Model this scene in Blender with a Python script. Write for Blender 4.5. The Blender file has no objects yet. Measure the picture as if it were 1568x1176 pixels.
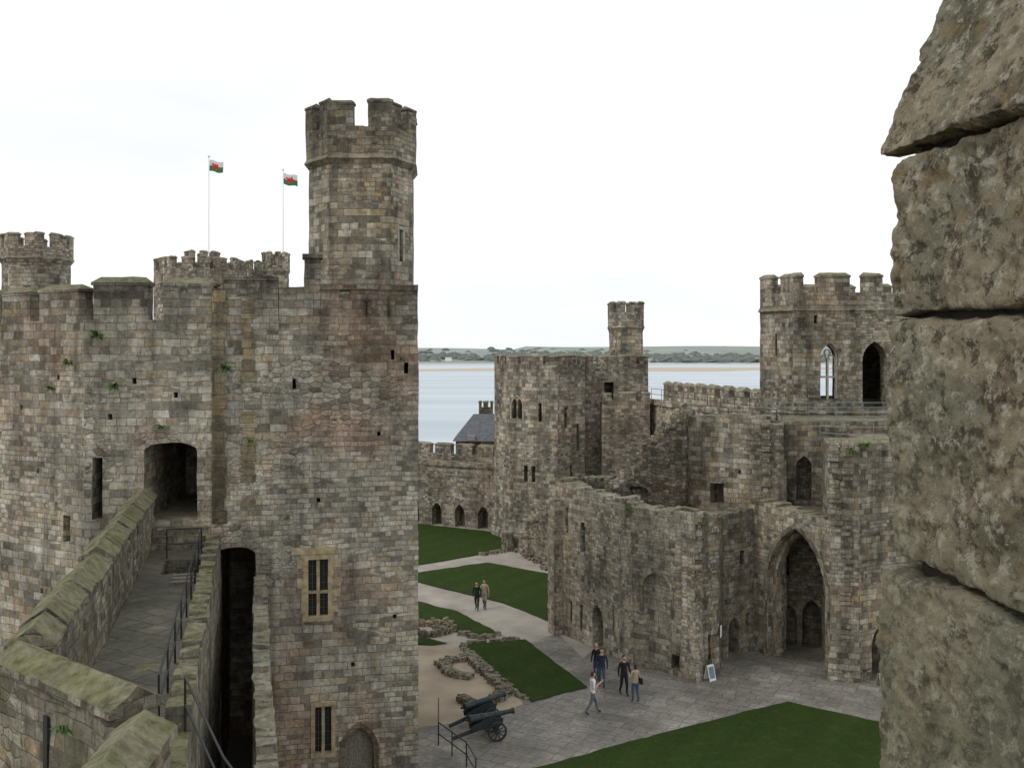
import bpy, bmesh, math, random
from mathutils import Vector, noise, Matrix
random.seed(7)
S=bpy.context.scene
COL=S.collection
EYE=15.5

# ------------------------------------------------------------------ node helpers
class MT:
    def __init__(s,name):
        s.m=bpy.data.materials.new(name); s.m.use_nodes=True
        s.nt=s.m.node_tree; s.nt.nodes.clear()
        s.out=s.n('ShaderNodeOutputMaterial'); s.p=s.n('ShaderNodeBsdfPrincipled')
        s.nt.links.new(s.p.outputs[0],s.out.inputs[0])
        s.geo=s.n('ShaderNodeNewGeometry'); s.tc=s.n('ShaderNodeTexCoord')
    def n(s,t): return s.nt.nodes.new(t)
    def set(s,inp,v):
        if isinstance(v,bpy.types.NodeSocket): s.nt.links.new(v,inp)
        elif isinstance(v,(tuple,list)) and len(v)==3 and len(inp.default_value)==4: inp.default_value=(*v,1)
        else: inp.default_value=v
    def math(s,op,a,b=0.0,c=None,clamp=False):
        n=s.n('ShaderNodeMath'); n.operation=op; n.use_clamp=clamp
        s.set(n.inputs[0],a); s.set(n.inputs[1],b)
        if c is not None: s.set(n.inputs[2],c)
        return n.outputs[0]
    def vm(s,op,a,b):
        n=s.n('ShaderNodeVectorMath'); n.operation=op
        s.set(n.inputs[0],a); s.set(n.inputs[1],b); return n.outputs[0]
    def noise(s,vec,scale,detail=3,rough=.55,col=False):
        n=s.n('ShaderNodeTexNoise'); s.set(n.inputs['Vector'],vec)
        n.inputs['Scale'].default_value=scale; n.inputs['Detail'].default_value=detail; n.inputs['Roughness'].default_value=rough
        return n.outputs['Color'] if col else n.outputs['Fac']
    def mr(s,v,a,b,c=0.0,d=1.0):
        n=s.n('ShaderNodeMapRange'); s.set(n.inputs[0],v)
        for i,x in enumerate((a,b,c,d)): n.inputs[i+1].default_value=x
        n.clamp=True; return n.outputs[0]
    def mix(s,f,a,b,mode='MIX'):
        n=s.n('ShaderNodeMix'); n.data_type='RGBA'; n.blend_type=mode
        s.set(n.inputs[0],f); s.set(n.inputs[6],a); s.set(n.inputs[7],b); return n.outputs[2]
    def fmix(s,f,a,b):
        n=s.n('ShaderNodeMix'); n.data_type='FLOAT'
        s.set(n.inputs[0],f); s.set(n.inputs[2],a); s.set(n.inputs[3],b); return n.outputs[0]
    def ramp(s,f,pts):
        n=s.n('ShaderNodeValToRGB'); s.set(n.inputs[0],f); e=n.color_ramp.elements
        while len(e)<len(pts): e.new(.5)
        for i,(p,c) in enumerate(pts): e[i].position=p; e[i].color=(*c,1)
        return n.outputs[0]
    def gray(s,v):
        n=s.n('ShaderNodeCombineColor')
        for i in range(3): s.set(n.inputs[i],v)
        return n.outputs[0]
    def bump(s,h,dist,strength=1.0):
        n=s.n('ShaderNodeBump'); s.set(n.inputs['Height'],h); n.inputs['Distance'].default_value=dist
        n.inputs['Strength'].default_value=strength
        s.nt.links.new(n.outputs[0],s.p.inputs['Normal'])
    def sep(s,v):
        n=s.n('ShaderNodeSeparateXYZ'); s.set(n.inputs[0],v); return n.outputs

def flat(name,col,rough=.7,metal=0,var=.25,scale=6,spec=.3):
    t=MT(name); P=t.geo.outputs['Position']
    f=t.mr(t.noise(P,scale,4),.3,.7,1-var,1+var)
    t.set(t.p.inputs['Base Color'],t.mix(1.0,col,t.gray(f),'MULTIPLY'))
    t.p.inputs['Roughness'].default_value=rough; t.p.inputs['Metallic'].default_value=metal
    t.p.inputs['Specular IOR Level'].default_value=spec
    return t.m

def stone(name,ramp,patch=(.28,.21,.16),pth=(.52,.66),pamt=.4,course=.27,bw=.52,rub=(.58,.68),mortar=(.10,.09,.072),
          stain=.55,moss=.6,bd=.035,ztop=None,zr=3.0,ocol=(.34,.245,.125),oamt=.5,gain=1.0,seed=0.0,green=.1,tint=(1.015,.99,.935)):
    t=MT(name); P=t.vm('ADD',t.geo.outputs['Position'],(seed,seed*1.7,0)); UV=t.tc.outputs['UV']
    nd=t.noise(P,1.1,2,col=True)
    off=t.vm('MULTIPLY',t.vm('SUBTRACT',nd,(.5,.5,.5)),(.2,.10,0))
    vec=t.vm('ADD',UV,off)
    def brick(c,w,o):
        b=t.n('ShaderNodeTexBrick'); t.set(b.inputs['Vector'],t.vm('ADD',vec,(o,o*.37,0))); b.offset=.43; b.squash=.58; b.squash_frequency=3; b.offset_frequency=2
        t.set(b.inputs['Color1'],(0,0,0)); t.set(b.inputs['Color2'],(1,1,1)); t.set(b.inputs['Mortar'],(.5,.5,.5))
        for k,v in (('Scale',1),('Mortar Size',.012),('Mortar Smooth',.5),('Bias',0),('Brick Width',w),('Row Height',c)): b.inputs[k].default_value=v
        return b
    b=brick(course,bw,0); b2=brick(course*.66,bw*.7,3.3)
    bandv=t.noise(t.vm('ADD',t.vm('MULTIPLY',P,(.10,.10,.55)),(7,0,0)),1,2)
    band=t.mr(bandv,.51,.53)
    vv=t.vm('MULTIPLY',t.vm('ADD',UV,t.vm('MULTIPLY',t.vm('SUBTRACT',t.noise(P,2.0,2,col=True),(.5,.5,.5)),(.2,.12,0))),(1/.34,1/.19,0))
    v1=t.n('ShaderNodeTexVoronoi'); v1.voronoi_dimensions='2D'; t.set(v1.inputs['Vector'],vv); v1.inputs['Scale'].default_value=1; v1.inputs['Randomness'].default_value=.6
    v2=t.n('ShaderNodeTexVoronoi'); v2.voronoi_dimensions='2D'; v2.feature='DISTANCE_TO_EDGE'; t.set(v2.inputs['Vector'],vv); v2.inputs['Scale'].default_value=1; v2.inputs['Randomness'].default_value=.6
    mask=t.mr(t.noise(P,.22,3),rub[0],rub[1])
    r0=t.fmix(band,t.sep(b.outputs['Color'])[0],t.sep(b2.outputs['Color'])[0])
    m0=t.fmix(band,b.outputs['Fac'],b2.outputs['Fac'])
    r2=t.sep(v1.outputs['Color'])[0]
    rnd=t.fmix(mask,r0,r2)
    m2=t.mr(v2.outputs['Distance'],.02,.12,.8,0)
    nz=t.sep(t.geo.outputs['True Normal'])[2]
    side=t.mr(nz,.35,.6,1,0)
    mort=t.math('MULTIPLY',t.fmix(mask,m0,m2),side)
    mort=t.math('MULTIPLY',mort,t.mr(t.noise(P,1.7,4,.7),.3,.6,.45,1.0))
    rs=t.fmix(side,.5,rnd)
    col=t.ramp(rs,ramp)
    och=t.mr(t.math('FRACT',t.math('MULTIPLY',rs,7.31)),.80,.86)
    ocm=t.math('MULTIPLY',och,t.mr(t.noise(P,.33,2),.38,.58,.05,oamt))
    col=t.mix(ocm,col,ocol)
    dkm=t.mr(t.math('FRACT',t.math('MULTIPLY',rs,13.7)),.84,.88,0,.6)
    col=t.mix(dkm,col,(.10,.09,.075))
    pm=t.math('MULTIPLY',t.mr(t.noise(P,.17,4,.6),pth[0],pth[1]),pamt)
    col=t.mix(pm,col,t.mix(.5,patch,t.mix(1.0,col,(patch[0]*2.9,patch[1]*2.9,patch[2]*2.9),'MULTIPLY')))
    yel=t.mr(t.noise(t.vm('ADD',P,(30,5,2)),.3,5,.65),.56,.68,0,.4)
    col=t.mix(yel,col,t.mix(1.0,col,(1.04,.88,.64),'MULTIPLY'))
    big=t.mr(t.noise(P,.33,5,.65),.30,.70,.5,1.34)
    st=t.noise(t.vm('MULTIPLY',P,(1,1,.11)),1.3,5,.66)
    stv=t.mr(st,.43,.68,1.0,1-stain)
    fine=t.mr(t.noise(P,8,6,.74),.30,.70,.62,1.34)
    sp=t.mr(t.noise(P,2.2,5,.72),.5,.68,1.0,.62)
    g=t.math('MULTIPLY',t.math('MULTIPLY',big,stv),t.math('MULTIPLY',t.math('MULTIPLY',fine,sp),gain*1.12))
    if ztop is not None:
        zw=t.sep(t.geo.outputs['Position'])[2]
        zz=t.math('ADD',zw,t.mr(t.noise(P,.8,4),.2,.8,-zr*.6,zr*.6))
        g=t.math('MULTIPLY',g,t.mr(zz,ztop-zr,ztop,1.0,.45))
    col=t.mix(1.0,col,t.gray(g),'MULTIPLY')
    col=t.mix(1.0,col,tint,'MULTIPLY')
    li=t.mr(t.noise(P,5.5,5,.74),.60,.67,0,.45)
    col=t.mix(li,col,(.45,.44,.39))
    if green: col=t.mix(t.mr(t.noise(t.vm('MULTIPLY',P,(1,1,.2)),.9,4,.6),.5,.7,0,green),col,(.12,.125,.06))
    col=t.mix(t.math('MULTIPLY',mort,.7),col,mortar)
    mo=t.math('MULTIPLY',t.mr(nz,.25,.75),t.mr(t.noise(P,1.1,5,.7),.35,.6,.4,1.0))
    col=t.mix(t.math('MULTIPLY',mo,moss),col,t.mix(t.mr(t.noise(P,4,6,.7),.35,.65),(.06,.065,.024),(.20,.19,.105)))
    t.set(t.p.inputs['Base Color'],col); t.p.inputs['Roughness'].default_value=.93
    t.p.inputs['Specular IOR Level'].default_value=.15
    h=t.math('ADD',t.math('MULTIPLY',t.math('SUBTRACT',1.0,mort),.75),t.math('ADD',t.math('MULTIPLY',t.noise(P,7,5,.74),.85),t.math('MULTIPLY',rs,.8)))
    t.bump(h,bd,1.0)
    return t.m

# ------------------------------------------------------------------ mesh helpers
class MB:
    def __init__(s): s.v=[]; s.f=[]
    def add(s,vs,fs):
        o=len(s.v); s.v+= [tuple(x) for x in vs]; s.f+=[tuple(i+o for i in f) for f in fs]
    def prism(s,pts,z0,z1,top=None):
        n=len(pts); tp=top or pts
        vs=[(p[0],p[1],z0) for p in pts]+[(p[0],p[1],z1) for p in tp]
        fs=[tuple(range(n-1,-1,-1)),tuple(range(n,2*n))]+[(i,(i+1)%n,n+(i+1)%n,n+i) for i in range(n)]
        s.add(vs,fs)
    def box(s,c,d,rz=0.0):
        a,b=math.cos(rz),math.sin(rz); hx,hy,hz=d[0]/2,d[1]/2,d[2]/2
        q=[(c[0]+x*a-y*b,c[1]+x*b+y*a) for x,y in((-hx,-hy),(hx,-hy),(hx,hy),(-hx,hy))]
        s.prism(q,c[2]-hz,c[2]+hz)
    def tube(s,p0,p1,r0,r1=None,n=8,cap=True):
        r1=r0 if r1 is None else r1
        p0=Vector(p0);p1=Vector(p1);d=(p1-p0).normalized()
        a=d.orthogonal().normalized(); b=d.cross(a)
        vs=[];
        for p,r in((p0,r0),(p1,r1)):
            for i in range(n):
                t=2*math.pi*i/n; vs.append(p+a*math.cos(t)*r+b*math.sin(t)*r)
        fs=[(i,(i+1)%n,n+(i+1)%n,n+i) for i in range(n)]
        if cap: fs+=[tuple(range(n-1,-1,-1)),tuple(range(n,2*n))]
        s.add(vs,fs)
    def lathe(s,p0,d,prof,n=16):
        p0=Vector(p0); d=Vector(d).normalized(); a=d.orthogonal().normalized(); b=d.cross(a)
        vs=[];fs=[]
        for x,r in prof:
            for i in range(n):
                t=2*math.pi*i/n; vs.append(p0+d*x+a*math.cos(t)*r+b*math.sin(t)*r)
        for k in range(len(prof)-1):
            for i in range(n): fs.append((k*n+i,k*n+(i+1)%n,(k+1)*n+(i+1)%n,(k+1)*n+i))
        fs+=[tuple(range(n-1,-1,-1)),tuple(range((len(prof)-1)*n,len(prof)*n))]
        s.add(vs,fs)
    def ragged(s,p0,p1,th,z0,prof,step=.35,amp=.22,seed=1,side=1):
        rd=random.Random(seed); p0=Vector(p0);p1=Vector(p1);d=(p1-p0);L=d.length;d/=L;nn=Vector((-d.y,d.x))*th*side
        n=max(2,int(L/step)); cols=[]
        def zf(t):
            for (a,za),(b,zb) in zip(prof,prof[1:]):
                if t<=b: return za+(zb-za)*(t-a)/max(1e-6,b-a)
            return prof[-1][1]
        for i in range(n):
            a,b=i/n,(i+1)/n
            z=zf((a+b)/2)+ (rd.random()-.5)*2*amp*(1 if rd.random()<.5 else .35)
            zb=z+(rd.random()-.5)*amp*.9
            cols.append((a,z,zb)); cols.append((b-.02/n,z+(rd.random()-.5)*amp*.4,zb))
        vs=[];
        for t,z,zb in cols:
            q=p0+d*L*t; w=q+nn
            vs+=[(q.x,q.y,z0),(q.x,q.y,z),(w.x,w.y,zb),(w.x,w.y,z0)]
        fs=[(0,1,2,3)]; m=len(cols)
        for i in range(m-1):
            o=4*i
            for k in range(4): fs.append((o+k,o+4+k,o+4+(k+1)%4,o+(k+1)%4))
        o=4*(m-1); fs.append((o+3,o+2,o+1,o))
        s.add(vs,fs)
    def merlon(s,q,z,h,cope,over,th,rd):
        s.prism(q,z-.05,z+h)
        if cope<=0: return
        c=(q[0]+q[1]+q[2]+q[3])/4; ext=lambda p:p+(p-c).normalized()*over
        e=[ext(p) for p in q]
        mid0=(e[0]+e[3])/2; mid1=(e[1]+e[2])/2; lo=z+h-.01
        k=.12 if (q[1]-q[0]).length>th*.9 else .3
        r0=mid0+(mid1-mid0)*k; r1=mid1+(mid0-mid1)*k
        vs=[(p.x,p.y,lo) for p in e]+[(p.x,p.y,lo+.1) for p in e]+[(r0.x,r0.y,lo+.1+cope),(r1.x,r1.y,lo+.1+cope+(rd.random()-.5)*.05)]
        s.add(vs,[(3,2,1,0),(0,1,5,4),(1,2,6,5),(2,3,7,6),(3,0,4,7),(4,5,9,8),(6,7,8,9),(5,6,9),(7,4,8)])
    def crenel(s,pts,closed,z,h,th,pitch,gap,rag=.05,cope=.2,seed=3,over=.06):
        rd=random.Random(seed); P=[Vector(p) for p in pts]; n=len(P); E=n if closed else n-1
        def nrm(i): d=(P[(i+1)%n]-P[i]).normalized(); return Vector((-d.y,d.x)),d
        def inner(i):
            if not closed and (i==0 or i==n-1):
                k=0 if i==0 else n-2
                return P[i]+nrm(k)[0]*th
            a,_=nrm((i-1)%n); b,_=nrm(i%n); m=(a+b).normalized(); return P[i%n]+m*(th/max(.3,m.dot(b)))
        for i in range(E):
            a=P[i];b=P[(i+1)%n];nn,d=nrm(i);L=(b-a).length
            g=max(1,round(L/pitch)); g=0 if L<pitch*.45 else g
            cuts=[0.0]
            for k in range(g):
                c=L*(k+.5)/g+(rd.random()-.5)*.1; cuts+= [c-gap/2,c+gap/2]
            cuts.append(L)
            for k in range(0,len(cuts),2):
                s0,s1=cuts[k],cuts[k+1]
                if s1-s0<.12: continue
                i0=inner(i) if s0==0 else a+d*s0+nn*th
                i1=inner((i+1)%n if closed else i+1) if s1==L else a+d*s1+nn*th
                s.merlon([a+d*s0,a+d*s1,i1,i0],z,h+(rd.random()-.5)*2*rag,cope,over,th,rd)
    def toothing(s,x,y,z0,z1,dx,dy,seed,w=.45,lo=.05,hi=.35):
        """projecting broken bonding stones up a torn wall edge"""
        rd=random.Random(seed);z=z0;d=Vector((dx,dy)).normalized();n=Vector((-d.y,d.x))
        while z<z1:
            h=rd.uniform(.2,.34);L=rd.uniform(lo,hi);c=Vector((x,y));j=rd.uniform(-.06,.06)
            q=[c-d*.3+n*(-w/2+j),c+d*L+n*(-w/2+j+.04),c+d*L*.9+n*(w/2+j),c-d*.3+n*(w/2+j)]
            s.prism(q,z+.01,z+h-.015);z+=h

def archpts(w,h,kind):
    hw=w/2
    if kind=='flat': return [(-hw,0),(hw,0),(hw,h),(-hw,h)]
    pts=[(-hw,0),(hw,0)]
    if kind=='round' : sp=h-hw; arc=[(hw*math.cos(math.pi*i/10),sp+hw*math.sin(math.pi*i/10)) for i in range(11)]
    elif kind=='seg': sp=h-hw*.35; arc=[(hw*math.cos(math.pi*i/8),sp+hw*.35*math.sin(math.pi*i/8)) for i in range(9)]
    else:
        rise=min(h*.8,hw*1.55); sp=h-rise; arc=[]
        R=(hw*hw+rise*rise)/(2*hw); a0=math.asin(rise/R)
        for i in range(8): 
            a=a0*i/7; arc.append((hw-R+R*math.cos(a),sp+R*math.sin(a)))
        arc+= [(-x,y) for x,y in reversed(arc[:-1])]
    return pts+[p for p in arc if not (abs(p[0]-hw)<1e-6 and p[1]<=1e-6)]

def oprism(mb,c,t,nin,prof,z0,d0,d1):
    c=Vector(c);t=Vector(t).normalized();nin=Vector(nin).normalized(); n=len(prof)
    vs=[]
    for d in(d0,d1):
        for x,y in prof: q=c+t*x+nin*d; vs.append((q.x,q.y,z0+y))
    mb.add(vs,[tuple(range(n-1,-1,-1)),tuple(range(n,2*n))]+[(i,(i+1)%n,n+(i+1)%n,n+i) for i in range(n)])

def arch_ring(mb,c,t,nin,w,h,kind,z0,wid,d0,d1):
    a=archpts(w,h,kind); b=archpts(w+2*wid,h+wid,kind)
    n=min(len(a),len(b)); c=Vector(c);t=Vector(t).normalized();nin=Vector(nin).normalized()
    order=list(range(1,n))+[0]
    vs=[]
    for d in(d0,d1):
        for pr in(a,b):
            for i in order: q=c+t*pr[i][0]+nin*d; vs.append((q.x,q.y,z0+pr[i][1]))
    fs=[]
    for i in range(n-1):
        fs+= [(i,i+1,n+i+1,n+i),(2*n+i,3*n+i,3*n+i+1,2*n+i+1),(i,2*n+i,2*n+i+1,i+1),(n+i,n+i+1,3*n+i+1,3*n+i)]
    fs+=[(0,n,3*n,2*n),(n-1,3*n-1,4*n-1,2*n-1)]
    mb.add(vs,fs)

def mkobj(name,mb,mats,parent=None,smooth=None,cell=None,amp=0,uvs=1.0):
    me=bpy.data.meshes.new(name); me.from_pydata(mb.v,[],mb.f); me.validate()
    ob=bpy.data.objects.new(name,me); COL.objects.link(ob)
    for m in (mats if isinstance(mats,(list,tuple)) else [mats]): me.materials.append(m)
    post(ob,cell,amp,uvs,smooth)
    if parent: ob.parent=parent
    return ob

def post(ob,cell=None,amp=0,uvs=1.0,smooth=None):
    me=ob.data; bm=bmesh.new(); bm.from_mesh(me)
    if cell:
        bmesh.ops.remove_doubles(bm,verts=bm.verts,dist=.0005)
        bmesh.ops.triangulate(bm,faces=bm.faces)
        for ax in range(3):
            lo=min(v.co[ax] for v in bm.verts);hi=max(v.co[ax] for v in bm.verts)
            k=math.floor(lo/cell)+1
            while k*cell<hi:
                co=[0,0,0];no=[0,0,0];co[ax]=k*cell+.013;no[ax]=1
                bmesh.ops.bisect_plane(bm,geom=bm.verts[:]+bm.edges[:]+bm.faces[:],plane_co=co,plane_no=no,dist=.004)
                k+=1
    bmesh.ops.recalc_face_normals(bm,faces=bm.faces)
    bm.normal_update()
    uv=bm.loops.layers.uv.verify()
    for f in bm.faces:
        n=f.normal
        if abs(n.z)<.75:
            t=Vector((-n.y,n.x,0)); t=t.normalized() if t.length>1e-6 else Vector((1,0,0))
            a=round(math.atan2(t.y,t.x)/math.radians(2))*math.radians(2); t=Vector((math.cos(a),math.sin(a),0))
            for l in f.loops: l[uv].uv=(l.vert.co.dot(t)*uvs,l.vert.co.z*uvs)
        else:
            for l in f.loops: l[uv].uv=(l.vert.co.x*uvs,l.vert.co.y*uvs)
    if amp:
        for v in bm.verts:
            c=v.co.copy(); d=noise.noise_vector(c*1.1)*amp+noise.noise_vector(c*3.3+Vector((9,3,1)))*amp*.8
            v.co=c+d
    bm.to_mesh(me); bm.free()
    if amp or smooth:
        for p in me.polygons: p.use_smooth=True
        me.set_sharp_from_angle(angle=smooth or .45)
    me.update()

def cutobj(ob,cutters):
    for mb in cutters:
        me=bpy.data.meshes.new('c'); me.from_pydata(mb.v,[],mb.f)
        bm=bmesh.new(); bm.from_mesh(me); bmesh.ops.recalc_face_normals(bm,faces=bm.faces); bm.to_mesh(me); bm.free()
        c=bpy.data.objects.new('c',me); COL.objects.link(c)
        m=ob.modifiers.new('b','BOOLEAN'); m.object=c; m.operation='DIFFERENCE'; m.solver='EXACT'
        dg=bpy.context.evaluated_depsgraph_get(); dg.update()
        nm=bpy.data.meshes.new_from_object(ob.evaluated_get(dg)); ob.modifiers.clear()
        old=ob.data; ob.data=nm; bpy.data.meshes.remove(old); bpy.data.objects.remove(c); bpy.data.meshes.remove(me)

def building(name,body,cuts,extra,mat,cell=.45,amp=.02,parent=None):
    me=bpy.data.meshes.new(name); me.from_pydata(body.v,[],body.f)
    bm=bmesh.new(); bm.from_mesh(me); bmesh.ops.recalc_face_normals(bm,faces=bm.faces); bm.to_mesh(me); bm.free()
    me.materials.append(mat)
    ob=bpy.data.objects.new(name,me); COL.objects.link(ob)
    cutobj(ob,cuts)
    if extra and extra.v:
        m2=bpy.data.meshes.new('x'); m2.from_pydata(extra.v,[],extra.f)
        bm=bmesh.new(); bm.from_mesh(ob.data); bm.from_mesh(m2); bm.to_mesh(ob.data); bm.free(); bpy.data.meshes.remove(m2)
    post(ob,cell,amp)
    ob.data.name=name
    if parent: ob.parent=parent
    return ob

def cut(c,t,nin,w,z0,z1,depth,kind='flat'):
    mb=MB(); oprism(mb,c,t,nin,archpts(w,z1-z0,kind),z0,-.4,depth); return mb

def on(p0,p1,s): return (p0[0]+(p1[0]-p0[0])*s,p0[1]+(p1[1]-p0[1])*s)
def frame2(p0,p1):
    d=Vector((p1[0]-p0[0],p1[1]-p0[1])).normalized(); return d,Vector((-d.y,d.x))
def ngon(cx,cy,r,n=8,rot=.3927): return [(cx+r*math.cos(rot+2*math.pi*i/n),cy+r*math.sin(rot+2*math.pi*i/n)) for i in range(n)]
def scalepoly(p,f):
    cx=sum(a for a,b in p)/len(p);cy=sum(b for a,b in p)/len(p); return [(cx+(a-cx)*f,cy+(b-cy)*f) for a,b in p]

# ------------------------------------------------------------------ materials
R1=[(0,(.17,.158,.135)),(.25,(.30,.283,.24)),(.5,(.385,.368,.32)),(.75,(.47,.453,.40)),(1,(.33,.28,.205))]
R2=[(0,(.13,.117,.095)),(.3,(.25,.23,.19)),(.6,(.34,.32,.27)),(.85,(.44,.415,.355)),(1,(.28,.23,.155))]
R3=[(0,(.12,.108,.09)),(.4,(.22,.203,.17)),(.7,(.30,.28,.24)),(1,(.39,.365,.32))]
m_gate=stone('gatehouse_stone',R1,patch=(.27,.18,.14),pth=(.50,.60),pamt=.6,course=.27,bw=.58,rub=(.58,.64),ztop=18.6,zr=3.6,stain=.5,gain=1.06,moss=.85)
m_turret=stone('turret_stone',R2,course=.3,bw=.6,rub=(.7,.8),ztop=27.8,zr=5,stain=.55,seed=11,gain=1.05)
m_walk=stone('walk_stone',R2,patch=(.2,.2,.12),course=.27,bw=.5,rub=(.5,.6),stain=.55,seed=5,moss=1.0,gain=.8,green=.5)
m_mid=stone('ward_stone',R2,rub=(.62,.7),stain=.6,seed=21,gain=1.03,moss=.75)
m_far=stone('far_stone',R3,course=.3,bw=.55,rub=(.7,.8),stain=.5,seed=31,gain=1.3,patch=(.26,.2,.17),bd=.05,green=0)  # raised gain puts distance haze into the stone colour
m_link=stone('hazed_far_stone',R3,course=.3,bw=.55,rub=(.7,.8),stain=.4,seed=36,gain=1.5,patch=(.26,.22,.19),bd=.04,green=0,pamt=.2,mortar=(.16,.15,.13))  # far stone made paler and greyer, aerial haze put into its colour
m_ruin=stone('ruin_stone',R1,course=.26,bw=.46,rub=(.55,.65),stain=.55,seed=43,moss=.6,gain=1.02)
m_dark=stone('shaded_stained_stone',R3,course=.27,bw=.5,rub=(.55,.65),stain=.65,seed=57,gain=.85)  # streaks are staining; the darker tone also carries shade of away-facing walls
m_rub=stone('rubble_core',R2,rub=(.1,.2),stain=.3,seed=63,gain=.95,bd=.08,moss=.4)
m_rubd=stone('dark_rubble_core',R3,rub=(.1,.2),stain=.4,seed=66,gain=.6,bd=.09,moss=.3)
m_trim=flat('dressed_stone',(.34,.275,.17),.85,var=.4,scale=4)
m_trimg=flat('dressed_grey_stone',(.33,.305,.25),.85,var=.35,scale=5)
m_iron=flat('black_iron',(.025,.027,.03),.5,.3,spec=.5)
m_glass=flat('dark_glass',(.02,.022,.025),.15,spec=.5,var=.1)
m_wood=flat('oak_door',(.19,.17,.14),.8,var=.4,scale=12)
m_slate=flat('slate',(.11,.115,.125),.7,var=.3,scale=3)
m_white=flat('white_paint',(.75,.75,.73),.6,var=.05)
m_galv=flat('galvanised_rail',(.2,.24,.22),.55,.2,var=.2)

def paving(name,c1,c2,w,h,mort,gain=1):
    t=MT(name); P=t.geo.outputs['Position']
    v=t.vm('ADD',P,t.vm('MULTIPLY',t.noise(P,1.1,2,col=True),(.35,.35,0)))
    mp=t.n('ShaderNodeMapping'); t.set(mp.inputs[0],v); mp.inputs['Rotation'].default_value=(0,0,.5)
    b=t.n('ShaderNodeTexBrick'); t.set(b.inputs['Vector'],mp.outputs[0]); b.squash=.6;b.squash_frequency=3;b.offset=.37
    t.set(b.inputs['Color1'],c1);t.set(b.inputs['Color2'],c2);t.set(b.inputs['Mortar'],mort)
    for k,x in(('Scale',1),('Mortar Size',.016),('Mortar Smooth',.5),('Brick Width',w),('Row Height',h),('Bias',0)): b.inputs[k].default_value=x
    g=t.math('MULTIPLY',t.mr(t.noise(P,.35,5,.65),.3,.7,.55*gain,1.25*gain),t.mr(t.noise(P,5,6,.72),.3,.7,.65,1.3))
    c=t.mix(t.mr(t.noise(P,.25,5,.65),.48,.62,0,.7),b.outputs['Color'],(.135,.125,.1))
    c=t.mix(t.mr(t.noise(P,1.6,6,.7),.58,.68,0,.5),c,(.10,.105,.06))
    t.set(t.p.inputs['Base Color'],t.mix(1.0,c,t.gray(g),'MULTIPLY')); t.p.inputs['Roughness'].default_value=.75
    t.bump(t.math('SUBTRACT',t.noise(P,6,5),b.outputs['Fac']),.02)
    return t.m
m_pave=paving('slab_paving',(.19,.175,.15),(.27,.25,.22),.95,.6,(.115,.105,.085))
m_walkfloor=paving('walk_slabs',(.10,.094,.07),(.145,.135,.10),.8,.6,(.05,.058,.03))
def gravelm(name,ca,cb,sc=9):
    t=MT(name);P=t.geo.outputs['Position']
    c=t.mix(t.noise(P,sc,8,.75),ca,cb); g=t.mr(t.noise(P,.5,5,.6),.3,.7,.7,1.15)
    t.set(t.p.inputs['Base Color'],t.mix(1.0,c,t.gray(g),'MULTIPLY'));t.p.inputs['Roughness'].default_value=.95
    t.bump(t.noise(P,sc*3,5,.7),.02); return t.m
m_gravel=gravelm('gravel_path',(.25,.225,.19),(.41,.375,.32))
m_sandpatch=gravelm('sandy_gravel',(.29,.235,.165),(.42,.35,.26))
def grassm():
    t=MT('mown_grass');P=t.geo.outputs['Position']
    c=t.ramp(t.noise(P,12,8,.8),[(.25,(.010,.021,.004)),(.5,(.032,.060,.011)),(.75,(.07,.105,.026))])
    c=t.mix(t.mr(t.noise(P,.35,5,.65),.4,.65,0,.5),c,(.042,.064,.013))
    c=t.mix(t.mr(t.noise(P,1.7,6,.7),.54,.68,0,.55),c,(.08,.09,.032))
    sx=t.sep(P); w=t.math('SINE',t.math('MULTIPLY',t.math('ADD',sx[0],t.math('MULTIPLY',sx[1],-.62)),2.6))
    g=t.mr(w,-1,1,.9,1.0)
    c=t.mix(1.0,c,t.gray(g),'MULTIPLY')
    t.set(t.p.inputs['Base Color'],c);t.p.inputs['Roughness'].default_value=.95;t.p.inputs['Specular IOR Level'].default_value=.1
    t.bump(t.noise(P,30,6,.8),.08); return t.m
m_grass=grassm()
def groundm():
    t=MT('ground_earth');P=t.geo.outputs['Position']
    c=t.mix(t.noise(P,6,8,.7),(.10,.10,.06),(.22,.2,.15))
    t.set(t.p.inputs['Base Color'],c);t.p.inputs['Roughness'].default_value=.95; return t.m

# ------------------------------------------------------------------ ground, water, land
mb=MB(); mb.prism([(-400,-400),(90,-400),(90,108),(-400,108)],-9,-.012); mkobj('ground',mb,groundm())
def sheet(name,pts,z,mat,jit=.0):
    mb=MB(); q=[]
    n=len(pts)
    for i in range(n):
        a=Vector(pts[i]);b=Vector(pts[(i+1)%n]);L=(b-a).length;k=max(1,int(L/.4)) if jit else 1
        for j in range(k):
            p=a.lerp(b,j/k); 
            if jit: d=noise.noise_vector(Vector((p.x*.9,p.y*.9,3)))*jit+noise.noise_vector(Vector((p.x*4,p.y*4,3)))*jit*.4; p=Vector((p.x+d.x,p.y+d.y))
            q.append(p)
    mb.v=[(p.x,p.y,z) for p in q]; mb.f=[tuple(range(len(q)))]
    me=bpy.data.meshes.new(name);me.from_pydata(mb.v,[],mb.f);me.materials.append(mat)
    bm=bmesh.new();bm.from_mesh(me)
    for f in bm.faces:
        f.normal_update()
        if f.normal.z<0: f.normal_flip()
    bmesh.ops.triangulate(bm,faces=bm.faces);bm.to_mesh(me);bm.free()
    ob=bpy.data.objects.new(name,me);COL.objects.link(ob);return ob
sheet('paving',[(-8,22),(30,22),(30,52),(14,52),(8,50),(3.6,49.5),(2.5,54),(-.3,50.5),(-4.5,44),(-8,40)],-.004,m_pave)
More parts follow.
